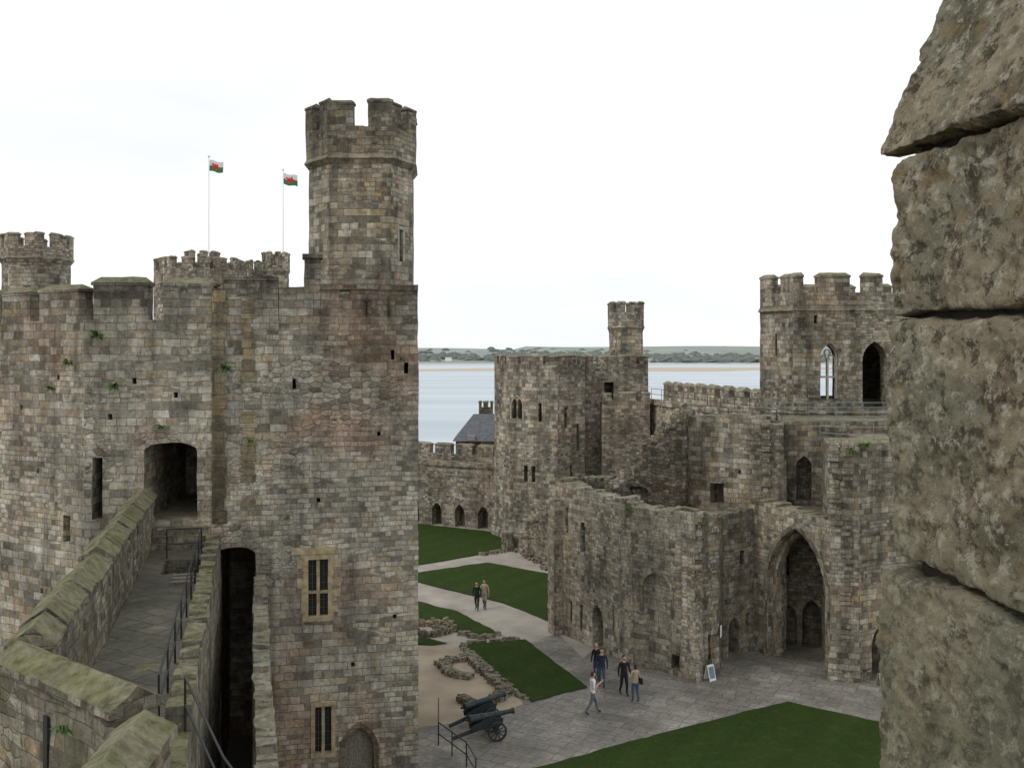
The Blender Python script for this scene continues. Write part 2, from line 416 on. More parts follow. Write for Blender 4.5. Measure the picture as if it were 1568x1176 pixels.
sheet('gravel_path',[(-45,40),(-8,40),(-4.5,44),(-.3,50.5),(2.5,54),(3.6,49.5),(8,60),(12,84),(-2,98),(-45,98)],-.006,m_gravel)
sheet('sandy_patch',[(-5.6,51.6),(-2.9,51.4),(-.6,47.6),(.46,43.1),(-1.2,41.2),(-3.8,40.4),(-6,41)],.002,m_sandpatch,.12)
def lawn(pts): return sheet('lawn',pts,.05,m_grass,.13)
lawn([(12.15,43.3),(5.7,39.5),(1.6,36.9),(-3,34.1),(-3,26),(20,26),(27,32),(15.3,41)])
lawn([(-2.64,51.6),(.73,52.6),(3.5,45.2),(.89,43.3)])
lawn([(-9,61.6),(-5.85,60.7),(-3.3,58.4),(-.68,53.7),(-1.7,52.9),(-5.4,56.2),(-9,57.3)])
lawn([(-16,73),(-6.6,68.6),(-1.9,71.8),(2.6,68.2),(2.3,55.9),(-.5,60.3),(-6.3,65.6),(-16,69)])
lawn([(-26,96.0),(-8.5,88.0),(-1.2,83.8),(.2,77),(-2.4,74.7),(-6.8,70.9),(-16,74.5),(-26,80)])
lawn([(-6.5,53.6),(-4.4,52.7),(-3.4,51.9),(-4.2,51.6),(-6.5,52)])

t=MT('sea_water');P=t.geo.outputs['Position']
t.set(t.p.inputs['Base Color'],t.mix(t.mr(t.noise(t.vm('MULTIPLY',P,(.12,1,1)),.02,5,.65),.35,.65),(.34,.41,.46),(.50,.55,.59)))
t.p.inputs['Roughness'].default_value=.4;t.p.inputs['Specular IOR Level'].default_value=.4
t.bump(t.noise(t.vm('MULTIPLY',P,(.5,1,1)),.4,6,.68),.8)
mb=MB(); mb.v=[(9500*math.cos(i*math.pi/32),9500*math.sin(i*math.pi/32),-6) for i in range(64)]; mb.f=[tuple(range(64))]
mkobj('water',mb,t.m)

t=MT('sand');P=t.geo.outputs['Position']
t.set(t.p.inputs['Base Color'],t.mix(t.noise(t.vm('MULTIPLY',P,(.2,1,1)),.05,4),(.40,.32,.23),(.50,.42,.32)));t.p.inputs['Roughness'].default_value=.9
mb=MB()
for (x0,x1,y,w,sd) in((-900,100,1100,190,1),(-200,900,1180,280,2),(250,1500,1000,90,4),(-900,900,1640,190,5)):
    n=40;vs=[];fs=[]
    for i in range(n+1):
        x=x0+(x1-x0)*i/n; e=math.sin(math.pi*i/n)**.5; a=w*e*(.7+.5*noise.noise(Vector((x*.008,sd,0)))); b=w*.5*noise.noise(Vector((x*.004,sd,7)))
        vs+=[(x,y-a/2+b,-5.9+sd*.01),(x,y+a/2+b,-5.85+sd*.01)]
    for i in range(n): fs.append((2*i,2*i+2,2*i+3,2*i+1))
    mb.add(vs,fs)
mkobj('sandbank',mb,t.m)

t=MT('far_fields');P=t.geo.outputs['Position']
v=t.n('ShaderNodeTexVoronoi');t.set(v.inputs['Vector'],t.vm('MULTIPLY',P,(1,.45,0)));v.inputs['Scale'].default_value=.009
c=t.ramp(t.sep(v.outputs['Color'])[0],[(0,(.12,.16,.09)),(.35,(.20,.25,.13)),(.6,(.14,.17,.11)),(.8,(.28,.27,.18)),(1,(.22,.22,.17))])
c=t.mix(t.mr(t.noise(P,.012,5,.6),.45,.6,0,.8),c,(.10,.115,.095))
t.set(t.p.inputs['Base Color'],t.mix(.38,c,(.36,.40,.44)));t.p.inputs['Roughness'].default_value=1  # blue-grey distance haze mixed into the field colours
mb=MB();nx,ny=120,12;vs=[];fs=[]
for j in range(ny+1):
    for i in range(nx+1):
        x=-3000+6000*i/nx;y=1770+j*150+60*noise.noise(Vector((x*.002,0,0)))
        e=min(1,j/8); z=-6.3+e*(27+14*noise.noise(Vector((x*.0016,y*.001,2)))+ (8 if x>0 else -5))+ (j>0)*2
        vs.append((x,y,z))
for j in range(ny):
    for i in range(nx): a=j*(nx+1)+i; fs.append((a,a+1,a+nx+2,a+nx+1))
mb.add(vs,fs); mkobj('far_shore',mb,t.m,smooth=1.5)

def blob(mb,c,r,rz,rd):
    vs=[];fs=[];n=7;m=4
    for j in range(m+1):
        ph=math.pi/2*j/m
        for i in range(n):
            a=2*math.pi*i/n; k=1+.35*(rd.random()-.5)
            vs.append((c[0]+r*math.cos(a)*math.cos(ph)*k,c[1]+r*math.sin(a)*math.cos(ph)*k,c[2]+rz*math.sin(ph)*k))
    for j in range(m):
        for i in range(n): fs.append((j*n+i,j*n+(i+1)%n,(j+1)*n+(i+1)%n,(j+1)*n+i))
    mb.add(vs,fs)
rd=random.Random(5);mb=MB()
for i in range(3600):
    x=rd.uniform(-1500,1500); 
    y=1800+abs(rd.gauss(0,420))
    if noise.noise(Vector((x*.0035,y*.008,0)))<.02 and rd.random()<.88: continue
    r=rd.uniform(7,17); blob(mb,(x,y,-6+min(1,(y-1770)/1200)*27),r,r*rd.uniform(.4,.75),rd)
t=MT('far_foliage');P=t.geo.outputs['Position']
t.set(t.p.inputs['Base Color'],t.mix(t.noise(P,.03,5),(.11,.13,.12),(.17,.185,.16)));t.p.inputs['Roughness'].default_value=1  # tree colours greyed, with distance haze painted in
mkobj('distant_trees',mb,t.m)
t=MT('far_hill');t.set(t.p.inputs['Base Color'],(.34,.39,.45));t.p.inputs['Roughness'].default_value=1  # ridge painted in its hazed blue-grey
mb=MB();vs=[];fs=[]
for i in range(81):
    x=-6000+12000*i/80; h=28+80*max(0,noise.noise(Vector((x*.0006,4,0))))
    vs+=[(x,7000,-8),(x,7300,h)]
for i in range(80): fs.append((2*i,2*i+2,2*i+3,2*i+1))
mb.add(vs,fs);mkobj('distant_hills',mb,t.m,smooth=1.5)
for (x,y,w) in((432,1830,14),(520,1900,10),(-120,1850,12),(470,1880,9)):
    mb=MB();mb.box((x,y,0),(w,8,9));o=mkobj('distant_house',mb,m_white)
    r=MB();r.prism([(x-w/2-.5,y-4.5),(x+w/2+.5,y-4.5),(x+w/2+.5,y+4.5),(x-w/2-.5,y+4.5)],4.5,8,[(x-w/2,y-.2),(x+w/2,y-.2),(x+w/2,y+.2),(x-w/2,y+.2)]);mkobj('roof',r,m_slate,o)

# ------------------------------------------------------------------ GATEHOUSE (left)
g0,g1,g2,g3,g4=(-3.35,35.),(-10.2,33.6),(-14.5,33.2),(-18.5,35.5),(-24,37.2)
gp=[g4,g3,g2,g1,g0,(-5.2,45),(-24,50)]
body=MB(); body.prism(gp,-1,16.55)
cuts=[]
tA,nA=frame2(g1,g0); tB,nB=frame2(g2,g1); tC,nC=frame2(g3,g2)
wA=on(g0,g1,.502); cuts.append(cut(wA,tA,nA,.74,6.2,8.25,1.2))
wB=on(g0,g1,.4766); cuts.append(cut(wB,tA,nA,.62,1.4,3.1,1.2))
dA=on(g0,g1,.2986); cuts.append(cut(dA,tA,nA,1.0,.0,2.25,.5,'point'))
aA=on(g0,g1,.902); cuts.append(cut(aA,tA,nA,1.32,-.9,8.75,6,'seg'))
dB=on(g1,g2,.34); cuts.append(cut(dB,tB,nB,1.78,9.75,12.4,6,'seg'))
cuts.append(cut(on(g1,g2,.90),tB,nB,.34,9.8,11.9,2))
cuts.append(cut(on(g2,g3,.2),tC,nC,.42,8.95,9.85,2))
for s,z in((.62,14.2),(.13,15.2)): cuts.append(cut(on(g0,g1,s),tA,nA,.13,z,z+.35,1))
cuts.append(cut(on(g0,g1,.06),tA,nA,.15,14.7,15.1,1))
for s,z in((.5,10.2),(.12,6),(.2,12.5),(.33,4.4)): cuts.append(cut(on(g0,g1,s),tA,nA,.13,z,z+.16,.6))
for s,z in((.62,14.4),(.8,13.2),(.3,13.9)): cuts.append(cut(on(g1,g2,s),tB,nB,.14,z,z+.2,.6))
for s,z in((.3,14.5),(.55,11.2),(.75,13.4),(.5,7)): cuts.append(cut(on(g2,g3,s),tC,nC,.14,z,z+.18,.6))
ex=MB()
rdg=random.Random(8)
def mer(pa,pb,s0,s1,h):
    t_,n_=frame2(pa,pb);a=Vector(on(pa,pb,s0));b=Vector(on(pa,pb,s1));ex.merlon([a,b,b+n_*.6,a+n_*.6],16.5,h,.2,.07,.6,rdg)
mer(g2,g1,.605,.995,1.25);mer(g2,g1,.07,.49,1.25);mer(g3,g2,.475,.935,1.05);mer(g3,g2,0,.355,1.0);mer(g4,g3,.6,.995,1.0);mer(g4,g3,0,.45,1.0)
def seg(s0,s1,z0,z1,d0=0,d1=.6,over=0):
    a=on(g1,g0,s0);b=on(g1,g0,s1)
    ex.prism([(a[0]+nA.x*(d0-over),a[1]+nA.y*(d0-over)),(b[0]+nA.x*(d0-over),b[1]+nA.y*(d0-over)),(b[0]+nA.x*d1,b[1]+nA.y*d1),(a[0]+nA.x*d1,a[1]+nA.y*d1)],z0,z1)
seg(.04,.305,16.5,17.95); seg(.31,.43,16.5,17.75); seg(.43,.51,16.5,18.75,.003,.7); seg(.512,.60,16.5,17.65);seg(.655,.74,16.5,17.65);seg(.6,.655,16.5,17.35); seg(.85,.998,16.5,17.65); seg(.74,.85,16.5,17.65)
seg(.512,.998,17.653,17.86,0,.75,.06); seg(.04,.305,17.953,18.1,0,.7,.05); seg(.42,.52,18.753,18.9,0,.8,.05)
ex.prism([(-3.36,35.02),(-5.2,45),(-5.8,44.8),(-3.98,35.0)],16.5,17.8)
ex.prism([(-9.2,41),(-5.5,40.8),(-5.6,43),(-9.2,43)],16.4,17.9)
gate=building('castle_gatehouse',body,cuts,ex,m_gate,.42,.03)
m_quoin=stone('quoin_stone',[(0,(.16,.135,.095)),(1,(.28,.24,.17))],course=.4,bw=1.5,rub=(.9,1),seed=3,gain=.95,stain=.6)
q=MB();rq=random.Random(6);z=9.6
while z<17.2:
    h=rq.uniform(.3,.5);w=rq.uniform(.3,.5);oprism(q,on(g0,g1,.985),tA,nA,[(-.2,0),(w-.15,0),(w-.15,h-.02),(-.2,h-.02)],z,-.03,.1);z+=h
z=9.4
while z<17.0:
    h=rq.uniform(.25,.42)
    if rq.random()<.55: w=rq.uniform(.3,.6);oprism(q,on(g0,g1,.84),tA,nA,[(-w/2,0),(w/2,0),(w/2,h-.02),(-w/2,h-.02)],z,-.018,.1)
    z+=h
mkobj('quoin_strip',q,m_quoin,gate,cell=.4,amp=.015)
# mullioned windows
q=MB()
for c,w,z0,z1 in((wA,.74,6.2,8.25),(wB,.62,1.4,3.1)):
    h=z1-z0;fw=.14 if w>.7 else .11
    oprism(q,c,tA,nA,[(-w/2-fw,-fw),(-w/2+.03,-fw),(-w/2+.03,h+fw),(-w/2-fw,h+fw)],z0,-.04,.25)
    oprism(q,c,tA,nA,[(w/2-.03,-fw),(w/2+fw,-fw),(w/2+fw,h+fw),(w/2-.03,h+fw)],z0,-.04,.25)
    oprism(q,c,tA,nA,[(-w/2+.031,h-.03),(w/2-.031,h-.03),(w/2-.031,h+fw),(-w/2+.031,h+fw)],z0,-.037,.25)
    oprism(q,c,tA,nA,[(-w/2+.031,-fw),(w/2-.031,-fw),(w/2-.031,.03),(-w/2+.031,.03)],z0,-.06,.25)
    oprism(q,c,tA,nA,[(-.055,.031),(.055,.031),(.055,h-.031),(-.055,h-.031)],z0,.04,.2)
    if w>.7: oprism(q,c,tA,nA,[(-w/2+.03,h*.40),(w/2-.03,h*.40),(w/2-.03,h*.40+.09),(-w/2+.03,h*.40+.09)],z0,.05,.19)
rdq=random.Random(2);z=5.95
while z<8.4:
    h=rdq.uniform(.24,.42)
    for sg in(-1,1):
        L=rdq.choice((.03,.06,.2,.28));x0=sg*.51;x1=sg*(.51+L);xa,xb=min(x0,x1),max(x0,x1)
        oprism(q,wA,tA,nA,[(xa,0),(xb,0),(xb,h-.02),(xa,h-.02)],z,-.02,.1)
    z+=h
oprism(q,wA,tA,nA,[(-.9,0),(.62,0),(.62,.24),(-.9,.24)],8.41,-.022,.1)
mkobj('window_surround',q,m_trim,gate,cell=.5,amp=.012)
q=MB()
for c,w,z0,z1 in((wA,.74,6.2,8.25),(wB,.62,1.4,3.1)): oprism(q,c,tA,nA,archpts(w,z1-z0,'flat'),z0,.22,.24)
mkobj('window_glass',q,m_glass,gate)
q=MB()
for c,w,z0,z1 in((wA,.74,6.2,8.25),(wB,.62,1.4,3.1)):
    h=z1-z0
    for x in(-w*.27,w*.27):
        for k in range(1,7): oprism(q,c,tA,nA,[(x-.13,0),(x+.13,0),(x+.13,.016),(x-.13,.016)],z0+h*k/7,.17,.2)
        oprism(q,c,tA,nA,[(x-.009,0),(x+.009,0),(x+.009,h),(x-.009,h)],z0,.165,.19)
mkobj('window_bars',q,flat('lead_cames',(.09,.09,.08),.6),gate)
q=MB(); oprism(q,dA,tA,nA,archpts(.98,2.22,'point'),0,.28,.36)
for x in(-.33,-.16,0,.16,.33): oprism(q,dA,tA,nA,[(x-.012,0),(x+.012,0),(x+.012,1.6),(x-.012,1.6)],.05,.262,.3)
mkobj('door',q,m_wood,gate)
q=MB(); arch_ring(q,dA,tA,nA,1.0,2.25,'point',0,.2,-.04,.2)
mkobj('door_surround',q,m_quoin,gate,cell=.4,amp=.01)

# tall polygonal stair turret behind
tp=[(-9.0,43.4),(-7.85,42),(-5.2,42),(-4.42,43.6),(-4.6,45.8),(-5.6,46.9),(-7.9,46.9),(-9.1,45.6)]
body=MB();body.prism(tp,10,23.55)
tR,nR=frame2(tp[2],tp[3]);tF,nF=frame2(tp[1],tp[2])
cuts=[cut(on(tp[2],tp[3],.45),tR,nR,.3,19.4,20.8,1.5),cut(on(tp[2],tp[3],.5),tR,nR,.25,14.5,15.3,1.5)]
ex=MB();fl=scalepoly(tp,1.06);f2=scalepoly(tp,1.04)
ex.prism(tp,23.5,23.75,scalepoly(tp,1.085)); ex.prism(scalepoly(tp,1.085),23.753,23.93,f2)
ex.prism(f2,23.92,25.1,fl); ex.crenel(fl,True,25.06,1.05,.42,2.2,.62,seed=5,cope=.12,over=.05)
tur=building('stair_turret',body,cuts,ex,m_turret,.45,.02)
q=MB();c=on(tp[2],tp[3],.45);arch_ring(q,c,tR,nR,.3,1.4,'flat',19.4,.14,-.03,.1);mkobj('window_surround',q,m_trimg,tur)

# ------------------------------------------------------------------ wall walk
O=Vector((-12.5,33.4)); A=Vector((.256,-.966)).normalized(); B=Vector((-A.y,A.x))
def W(a,b): q=O+A*a+B*b; return (q.x,q.y)
body=MB(); body.prism([W(-.3,-.35),W(17.6,-.35),W(17.6,2.48),W(.2,2.48)],-1,8.9)
hatch=MB(); hatch.prism([W(3.0,.9),W(4.9,.9),W(4.9,2.0),W(3.0,2.0)],6.5,9.5)
ex=MB()
ex.prism([W(17.6,-.05),W(18.6,.2),W(21.3,2.1),W(26,2.0),W(26,2.48),W(17.6,2.48)],-1,8.88)
ex.prism([W(-.2,-.347),W(17.75,-.347),W(17.75,.3),W(-.2,.3)],8.8,9.85)
rdm=random.Random(4);a=.1
for L in(3.4,3.1,3.3,3.0,3.2):
    hh=.72+rdm.uniform(-.04,.05)
    ex.prism([W(a,-.34),W(a+L,-.34),W(a+L,.293),W(a,.293)],9.8,9.85+hh)
    z=9.85+hh;n=3
    for i in range(n):
        b0=a-.05+(L+.1)*i/n;b1=a-.05+(L+.1)*(i+1)/n-.02; dz=rdm.uniform(-.04,.04)
        e=[W(b0,-.42),W(b1,-.42),W(b1,.38),W(b0,.38)];r0=W(b0+.02,0);r1=W(b1-.02,0)
        vs=[(*p,z-.02) for p in e]+[(*p,z+.07+dz) for p in e]+[(*r0,z+.36+dz),(*r1,z+.36+dz)]
        ex.add(vs,[(3,2,1,0),(0,1,5,4),(1,2,6,5),(2,3,7,6),(3,0,4,7),(4,5,9,8),(6,7,8,9),(5,6,9),(7,4,8)])
    a+=L+.42
ex.ragged(W(1.2,2.08),W(17.6,2.08),.4,8.8,[(0,9.5),(.3,9.4),(.6,9.3),(1,9.25)],.33,.12,seed=9)
for i in range(3): ex.prism([W(-.3,.32),W(1.3-i*.3,.32),W(1.3-i*.3,2.06-i*.004),W(-.3,2.06-i*.004)],8.85,9.1+i*.22)
walk=building('curtain_wall',body,[hatch],ex,m_walk,.3,.04)
sh=MB()
sh.v=[(*W(.5,.31),8.925),(*W(2.98,.31),8.925),(*W(2.98,2.07),8.925),(*W(.5,2.07),8.925),
      (*W(4.92,.31),8.925),(*W(17.6,.31),8.925),(*W(17.6,2.07),8.925),(*W(4.92,2.07),8.925),(*W(4.92,.88),8.925),(*W(2.98,.88),8.925)]
sh.f=[(0,1,9,2,3),(1,4,8,9),(4,5,6,7,8)]
mkobj('walk_paving',sh,m_walkfloor,walk)

mb=MB(); mb.ragged(W(.95,3.56),W(22,3.56),.42,-1,[(0,7.9),(.12,7.55),(.5,7.4),(1,7.3)],.3,.16,seed=14)
building('broken_wall',mb,[],None,m_ruin,.35,.06)

# outward turn of the parapet near the viewer
mb=MB()
def cop(p0,p1,z0,z1,th):
    d,n=frame2(p0,p1);p0=Vector(p0);p1=Vector(p1);L=(p1-p0).length
    q=[p0,p1,p1+n*th,p0+n*th];mb.prism(q,z0,z1)
    k=max(1,round(L/1.1))
    for i in range(k):
        a=p0+d*(L*i/k-.03);b=p0+d*(L*(i+1)/k-.015)
        e=[a-n*.09,b-n*.09,b+n*(th+.09),a+n*(th+.09)];r0=a+n*th/2;r1=b+n*th/2
        vs=[(p.x,p.y,z1-.02) for p in e]+[(p.x,p.y,z1+.1) for p in e]+[(r0.x,r0.y,z1+.34),(r1.x,r1.y,z1+.34)]
        mb.add(vs,[(3,2,1,0),(0,1,5,4),(1,2,6,5),(2,3,7,6),(3,0,4,7),(4,5,9,8),(6,7,8,9),(5,6,9),(7,4,8)])
cop((-8.05,15.35),(-5.35,13.25),8,10.55,.62)
mb.prism([(-8.03,15.36),(-5.3,13.2),(-5.0,9),(-9,9.5)],-1,8.0)
cop((-5.1,12.75),(-4.75,9.2),7,10.5,.62)
mb.prism([(-5.38,13.2),(-5.1,12.8),(-4.5,12.9),(-4.8,13.7)],7,9.95)
d_,n_=frame2((-8.05,15.35),(-5.35,13.25))
par=building('corner_parapet',mb,[],None,m_walk,.16,.04)
q=MB();c=on((-8.05,15.35),(-5.35,13.25),.45);oprism(q,c,d_,n_,archpts(.12,.85,'flat'),9.3,-.035,.0);mkobj('arrow_slit_shade',q,m_glass,par)  # dark plate on the uncut wall stands in for the slit's shade

def railing(name,pts,h,post,mat,r=.025,mids=1,parent=None):
    mb=MB()
    P=[Vector(p) for p in pts]
    for a,b in zip(P,P[1:]):
        L=(b-a).length;n=max(1,round(L/post))
        for i in range(n+1):
            p=a.lerp(b,i/n);mb.tube(p,p+Vector((0,0,h)),r)
        for k in range(mids+1):
            z=Vector((0,0,h*(k+1)/(mids+1)));mb.tube(a+z,b+z,r)
    return mkobj(name,mb,mat,parent,smooth=.8)
railing('handrail',[(*W(2.6,.9),8.9),(*W(2.6,1.95),8.9),(*W(17.4,1.95),8.9)],.95,1.8,m_iron,.022)
railing('handrail',[(*W(17.6,2.4),8.9),(*W(20,3.1),8.4),(*W(22,4.2),7.6)],.95,1.8,m_iron,.022)
q=MB()
for k in range(3): q.prism([W(5.2+k*.45,1.3),W(5.45+k*.45,1.3),W(5.45+k*.45,1.9),W(5.2+k*.45,1.9)],8.93,8.99)
mkobj('timber_step',q,m_wood)

# ------------------------------------------------------------------ distant turrets and flags
def turret(name,cx,cy,r,z0,zc,zt,mat,n=8,pitch=1.7,gap=.6,rot=.3927,h=.9,fl=1.08):
    p=ngon(cx,cy,r,n,rot);body=MB();body.prism(p,z0,zc);ex=MB();o=scalepoly(p,fl)
    ex.prism(p,zc-.02,zc+.35,scalepoly(p,fl+.04));ex.prism(scalepoly(p,fl+.04),zc+.353,zc+.5,o)
    ex.prism(o,zc+.49,zt-h); ex.crenel(o,True,zt-h-.03,h,.4,pitch,gap,cope=.12,seed=int(abs(cx)))
    return building(name,body,[],ex,mat,.9,.03)
turret('octagonal_turret',-36.4,75,2.4,8,22.1,24.2,m_far,pitch=1.5,gap=.5)
t2=MB();t2.prism(ngon(-29.2,92,4.2,8),5,23.0)
ex=MB();ex.crenel(ngon(-29.2,92,4.2,8),True,22.95,.95,.5,2.1,.6,seed=4,cope=.12)
ex.prism(ngon(-28.6,90.5,1.6,8),22.9,23.6); ex.crenel(ngon(-28.6,90.5,1.6,8),True,23.55,.95,.4,1.5,.5,seed=4,cope=.12)
building('eagle_tower',t2,[],ex,m_far,.9,.04)
turret('watch_turret',-22.9,95,1.25,8,22.9,24.9,m_far,pitch=1.1,gap=.4,h=.8)
turret('watch_turret',-25.5,98,1.0,8,22.2,24.4,m_far,pitch=1.1,gap=.4,h=.8)
def flag(x,y,z0,z1,s,seed):
    mb=MB();mb.tube((x,y,z0),(x,y,z1),.055*s,.035*s,10);
    mb.lathe((x,y,z1-.02),(0,0,1),[(0,.04),(.05,.1),(.12,.11),(.2,.05),(.23,.01)],10)
    pole=mkobj('flagpole',mb,m_white,smooth=.8)
    W_,H_=1.6*s,1.2*s
    def wave(u,v): return (x+.05+u*W_*.93,y+.12*s*math.sin(u*6+seed+v*1.2)*(.3+u),z1-.25-(1-v)*H_-u*.24*s+.06*math.sin(u*7+seed))
    nx,ny=24,12
    for lo,hi,mat,nm in((0,.5,flat('flag_green',(.03,.2,.06),.8,var=.1),'flag_green_half'),(.5,1,flat('flag_white',(.7,.7,.7),.8,var=.05),'flag_white_half')):
        q=MB();vs=[wave(i/nx,lo+(hi-lo)*j/ny) for j in range(ny+1) for i in range(nx+1)]
        q.add(vs,[(j*(nx+1)+i,j*(nx+1)+i+1,(j+1)*(nx+1)+i+1,(j+1)*(nx+1)+i) for j in range(ny) for i in range(nx)])
        mkobj(nm,q,mat,pole,smooth=1.5)
    dr=[(.18,.28),(.26,.30),(.3,.22),(.38,.22),(.38,.34),(.55,.34),(.56,.2),(.64,.2),(.63,.38),(.72,.42),(.84,.30),(.86,.5),(.78,.52),(.68,.55),(.6,.85),(.5,.62),(.42,.8),(.36,.6),(.3,.72),(.2,.7),(.14,.6),(.26,.55),(.28,.45),(.16,.42)]
    me=bpy.data.meshes.new('dragon');q=MB()
    for off in(-.012,.012): q.add([(lambda p:(p[0],p[1]+off,p[2]))(wave(u,v)) for u,v in dr],[tuple(range(len(dr)))])
    me.from_pydata(q.v,[],q.f);me.materials.append(flat('flag_red',(.55,.03,.03),.8,var=.1))
    bm=bmesh.new();bm.from_mesh(me);bmesh.ops.triangulate(bm,faces=bm.faces);bm.to_mesh(me);bm.free()
    o=bpy.data.objects.new('dragon',me);COL.objects.link(o);o.parent=pole
flag(-28.0,90.5,22,33.4,.85,0); flag(-22.2,95,22,33,.9,2)

# ------------------------------------------------------------------ far curtain wall with arches, house roof
p0,p1=(-40,104.4),(-1.1,84.6); d_,n_=frame2(p0,p1);
body=MB();body.prism([p0,p1,(p1[0]+n_.x*2.2,p1[1]+n_.y*2.2),(p0[0]+n_.x*2.2,p0[1]+n_.y*2.2)],-1,5.4)
L=(Vector(p1)-Vector(p0)).length
cuts=[cut(on(p1,p0,(1.6+k*2.35)/L),d_,n_,1.0,-.2,2.0,1.3,'point') for k in range(9)]
ex=MB(); a=(p0[0]+n_.x*1.5,p0[1]+n_.y*1.5);b=(p1[0]+n_.x*1.5,p1[1]+n_.y*1.5)
ex.prism([a,b,(b[0]+n_.x*.6,b[1]+n_.y*.6),(a[0]+n_.x*.6,a[1]+n_.y*.6)],5.3,6.2)
ex.crenel([a,b],False,6.15,.85,.6,2.2,.55,cope=.15,seed=6)
ex.prism([(p0[0]-n_.x*.12,p0[1]-n_.y*.12),(p1[0]-n_.x*.12,p1[1]-n_.y*.12),(p1[0]+n_.x*.3,p1[1]+n_.y*.3),(p0[0]+n_.x*.3,p0[1]+n_.y*.3)],5.35,5.75)
building('far_curtain_wall',body,cuts,ex,m_far,.6,.035)
mb=MB();mb.prism([(-5.4,94),(-.6,94),(-.6,100),(-5.4,100)],-5,6.9);hs=mkobj('slate_roof_house',mb,m_far)
r=MB();r.prism([(-5.7,93.6),(-.3,93.6),(-.3,100.4),(-5.7,100.4)],6.9,9.3,[(-3.8,96.9),(-.6,96.9),(-.6,97.1),(-3.8,97.1)]);mkobj('roof',r,m_slate,hs)
r=MB();r.prism([(-3.3,97.5),(-1.9,97.5),(-1.9,98.6),(-3.3,98.6)],6,9.9);r.crenel([(-3.3,97.5),(-1.9,97.5),(-1.9,98.6),(-3.3,98.6)],True,9.88,.5,.25,.7,.25,cope=.05);mkobj('chimney',r,m_dark,hs)
r=MB();r.box((-3.9,93.9,7.2),(.7,.6,.5));mkobj('dormer',r,m_trimg,hs)

# ------------------------------------------------------------------ Tower B
bp=[(-1.5,83.2),(-.2,80.5),(3.65,78.5),(5.95,80.1),(6.1,82),(11.4,82),(11.6,88),(0,90)]
body=MB();body.prism(bp,-1,14.45)
t1,n1=frame2(bp[1],bp[2]);t2_,n2=frame2(bp[2],bp[3]);t3,n3=frame2(bp[4],bp[5])
cuts=[]
for s,z0,z1,w,k in((.10,10.0,11.6,.4,'point'),(.22,10.0,11.6,.4,'point'),(.64,9.8,11.3,.3,'flat'),(.34,4.9,6.2,.34,'flat'),(.50,4.9,6.2,.34,'flat')):
    cuts.append(cut(on(bp[1],bp[2],s),t1,n1,w,z0,z1,1.5,k))
for s,z0,z1,w in((.3,9.3,11,.3),(.75,7.4,9.6,.3),(.5,5.2,6.3,.3)): cuts.append(cut(on(bp[2],bp[3],s),t2_,n2,w,z0,z1,1.5))
cuts.append(cut(on(bp[4],bp[5],.38),t3,n3,.8,11.5,12.9,2))
cuts.append(cut(on(bp[1],bp[2],.75),t1,n1,1.0,0,2.1,2,'point'))
ex=MB();ex.crenel(bp,True,14.4,.62,.5,1.8,.42,cope=.1,seed=7)
ex.prism([(-1.9,83.2),(-.35,80.1),(3.7,78.05),(6.4,79.9),(6.4,82.1),(0,84)],-1,2.2,[(-1.55,83.2),(-.22,80.45),(3.66,78.45),(6.0,80.1),(6.2,82.1),(0,84)])
ex.prism([(7.4,80.6),(11.3,80.2),(11.3,81.98),(7.4,81.98)],-1,11.3); ex.crenel([(7.4,80.6),(11.3,80.2)],False,11.25,.7,.5,1.6,.5,cope=.12,seed=2)
tb=building('polygonal_tower',body,cuts,ex,m_far,.6,.03)
q=MB();arch_ring(q,on(bp[1],bp[2],.16),t1,n1,1.0,1.9,'point',9.9,.14,-.05,.05);mkobj('window_hood',q,m_trimg,tb)
turret('slender_turret',9.9,85.2,1.52,13.5,17.2,19.6,m_far,pitch=1.2,gap=.38,h=.75,fl=1.07)

# ------------------------------------------------------------------ linking curtain
p0,p1=(11.4,82.2),(16.3,61.9);d_,n_=frame2(p0,p1)
body=MB();body.prism([p0,p1,(p1[0]+n_.x*2,p1[1]+n_.y*2),(p0[0]+n_.x*2,p0[1]+n_.y*2)],-1,11.3)
ex=MB();a=(p0[0]+n_.x*1.4,p0[1]+n_.y*1.4);b=(p1[0]+n_.x*1.4,p1[1]+n_.y*1.4)
ex.prism([a,b,(b[0]+n_.x*.58,b[1]+n_.y*.58),(a[0]+n_.x*.58,a[1]+n_.y*.58)],11.2,12.0)
ex.crenel([a,b],False,11.95,.75,.58,2.35,.85,cope=.2,seed=12)
ex.prism([(p0[0]-n_.x*.15,p0[1]-n_.y*.15),(p1[0]-n_.x*.15,p1[1]-n_.y*.15),(p1[0]+n_.x*.2,p1[1]+n_.y*.2),(p0[0]+n_.x*.2,p0[1]+n_.y*.2)],11.1,11.55)
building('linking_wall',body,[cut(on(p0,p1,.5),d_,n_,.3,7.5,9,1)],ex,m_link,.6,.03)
railing('walk_rail',[(11.6,81.5,11.5),(16.2,62.5,11.5)],.9,2.2,m_iron,.02)

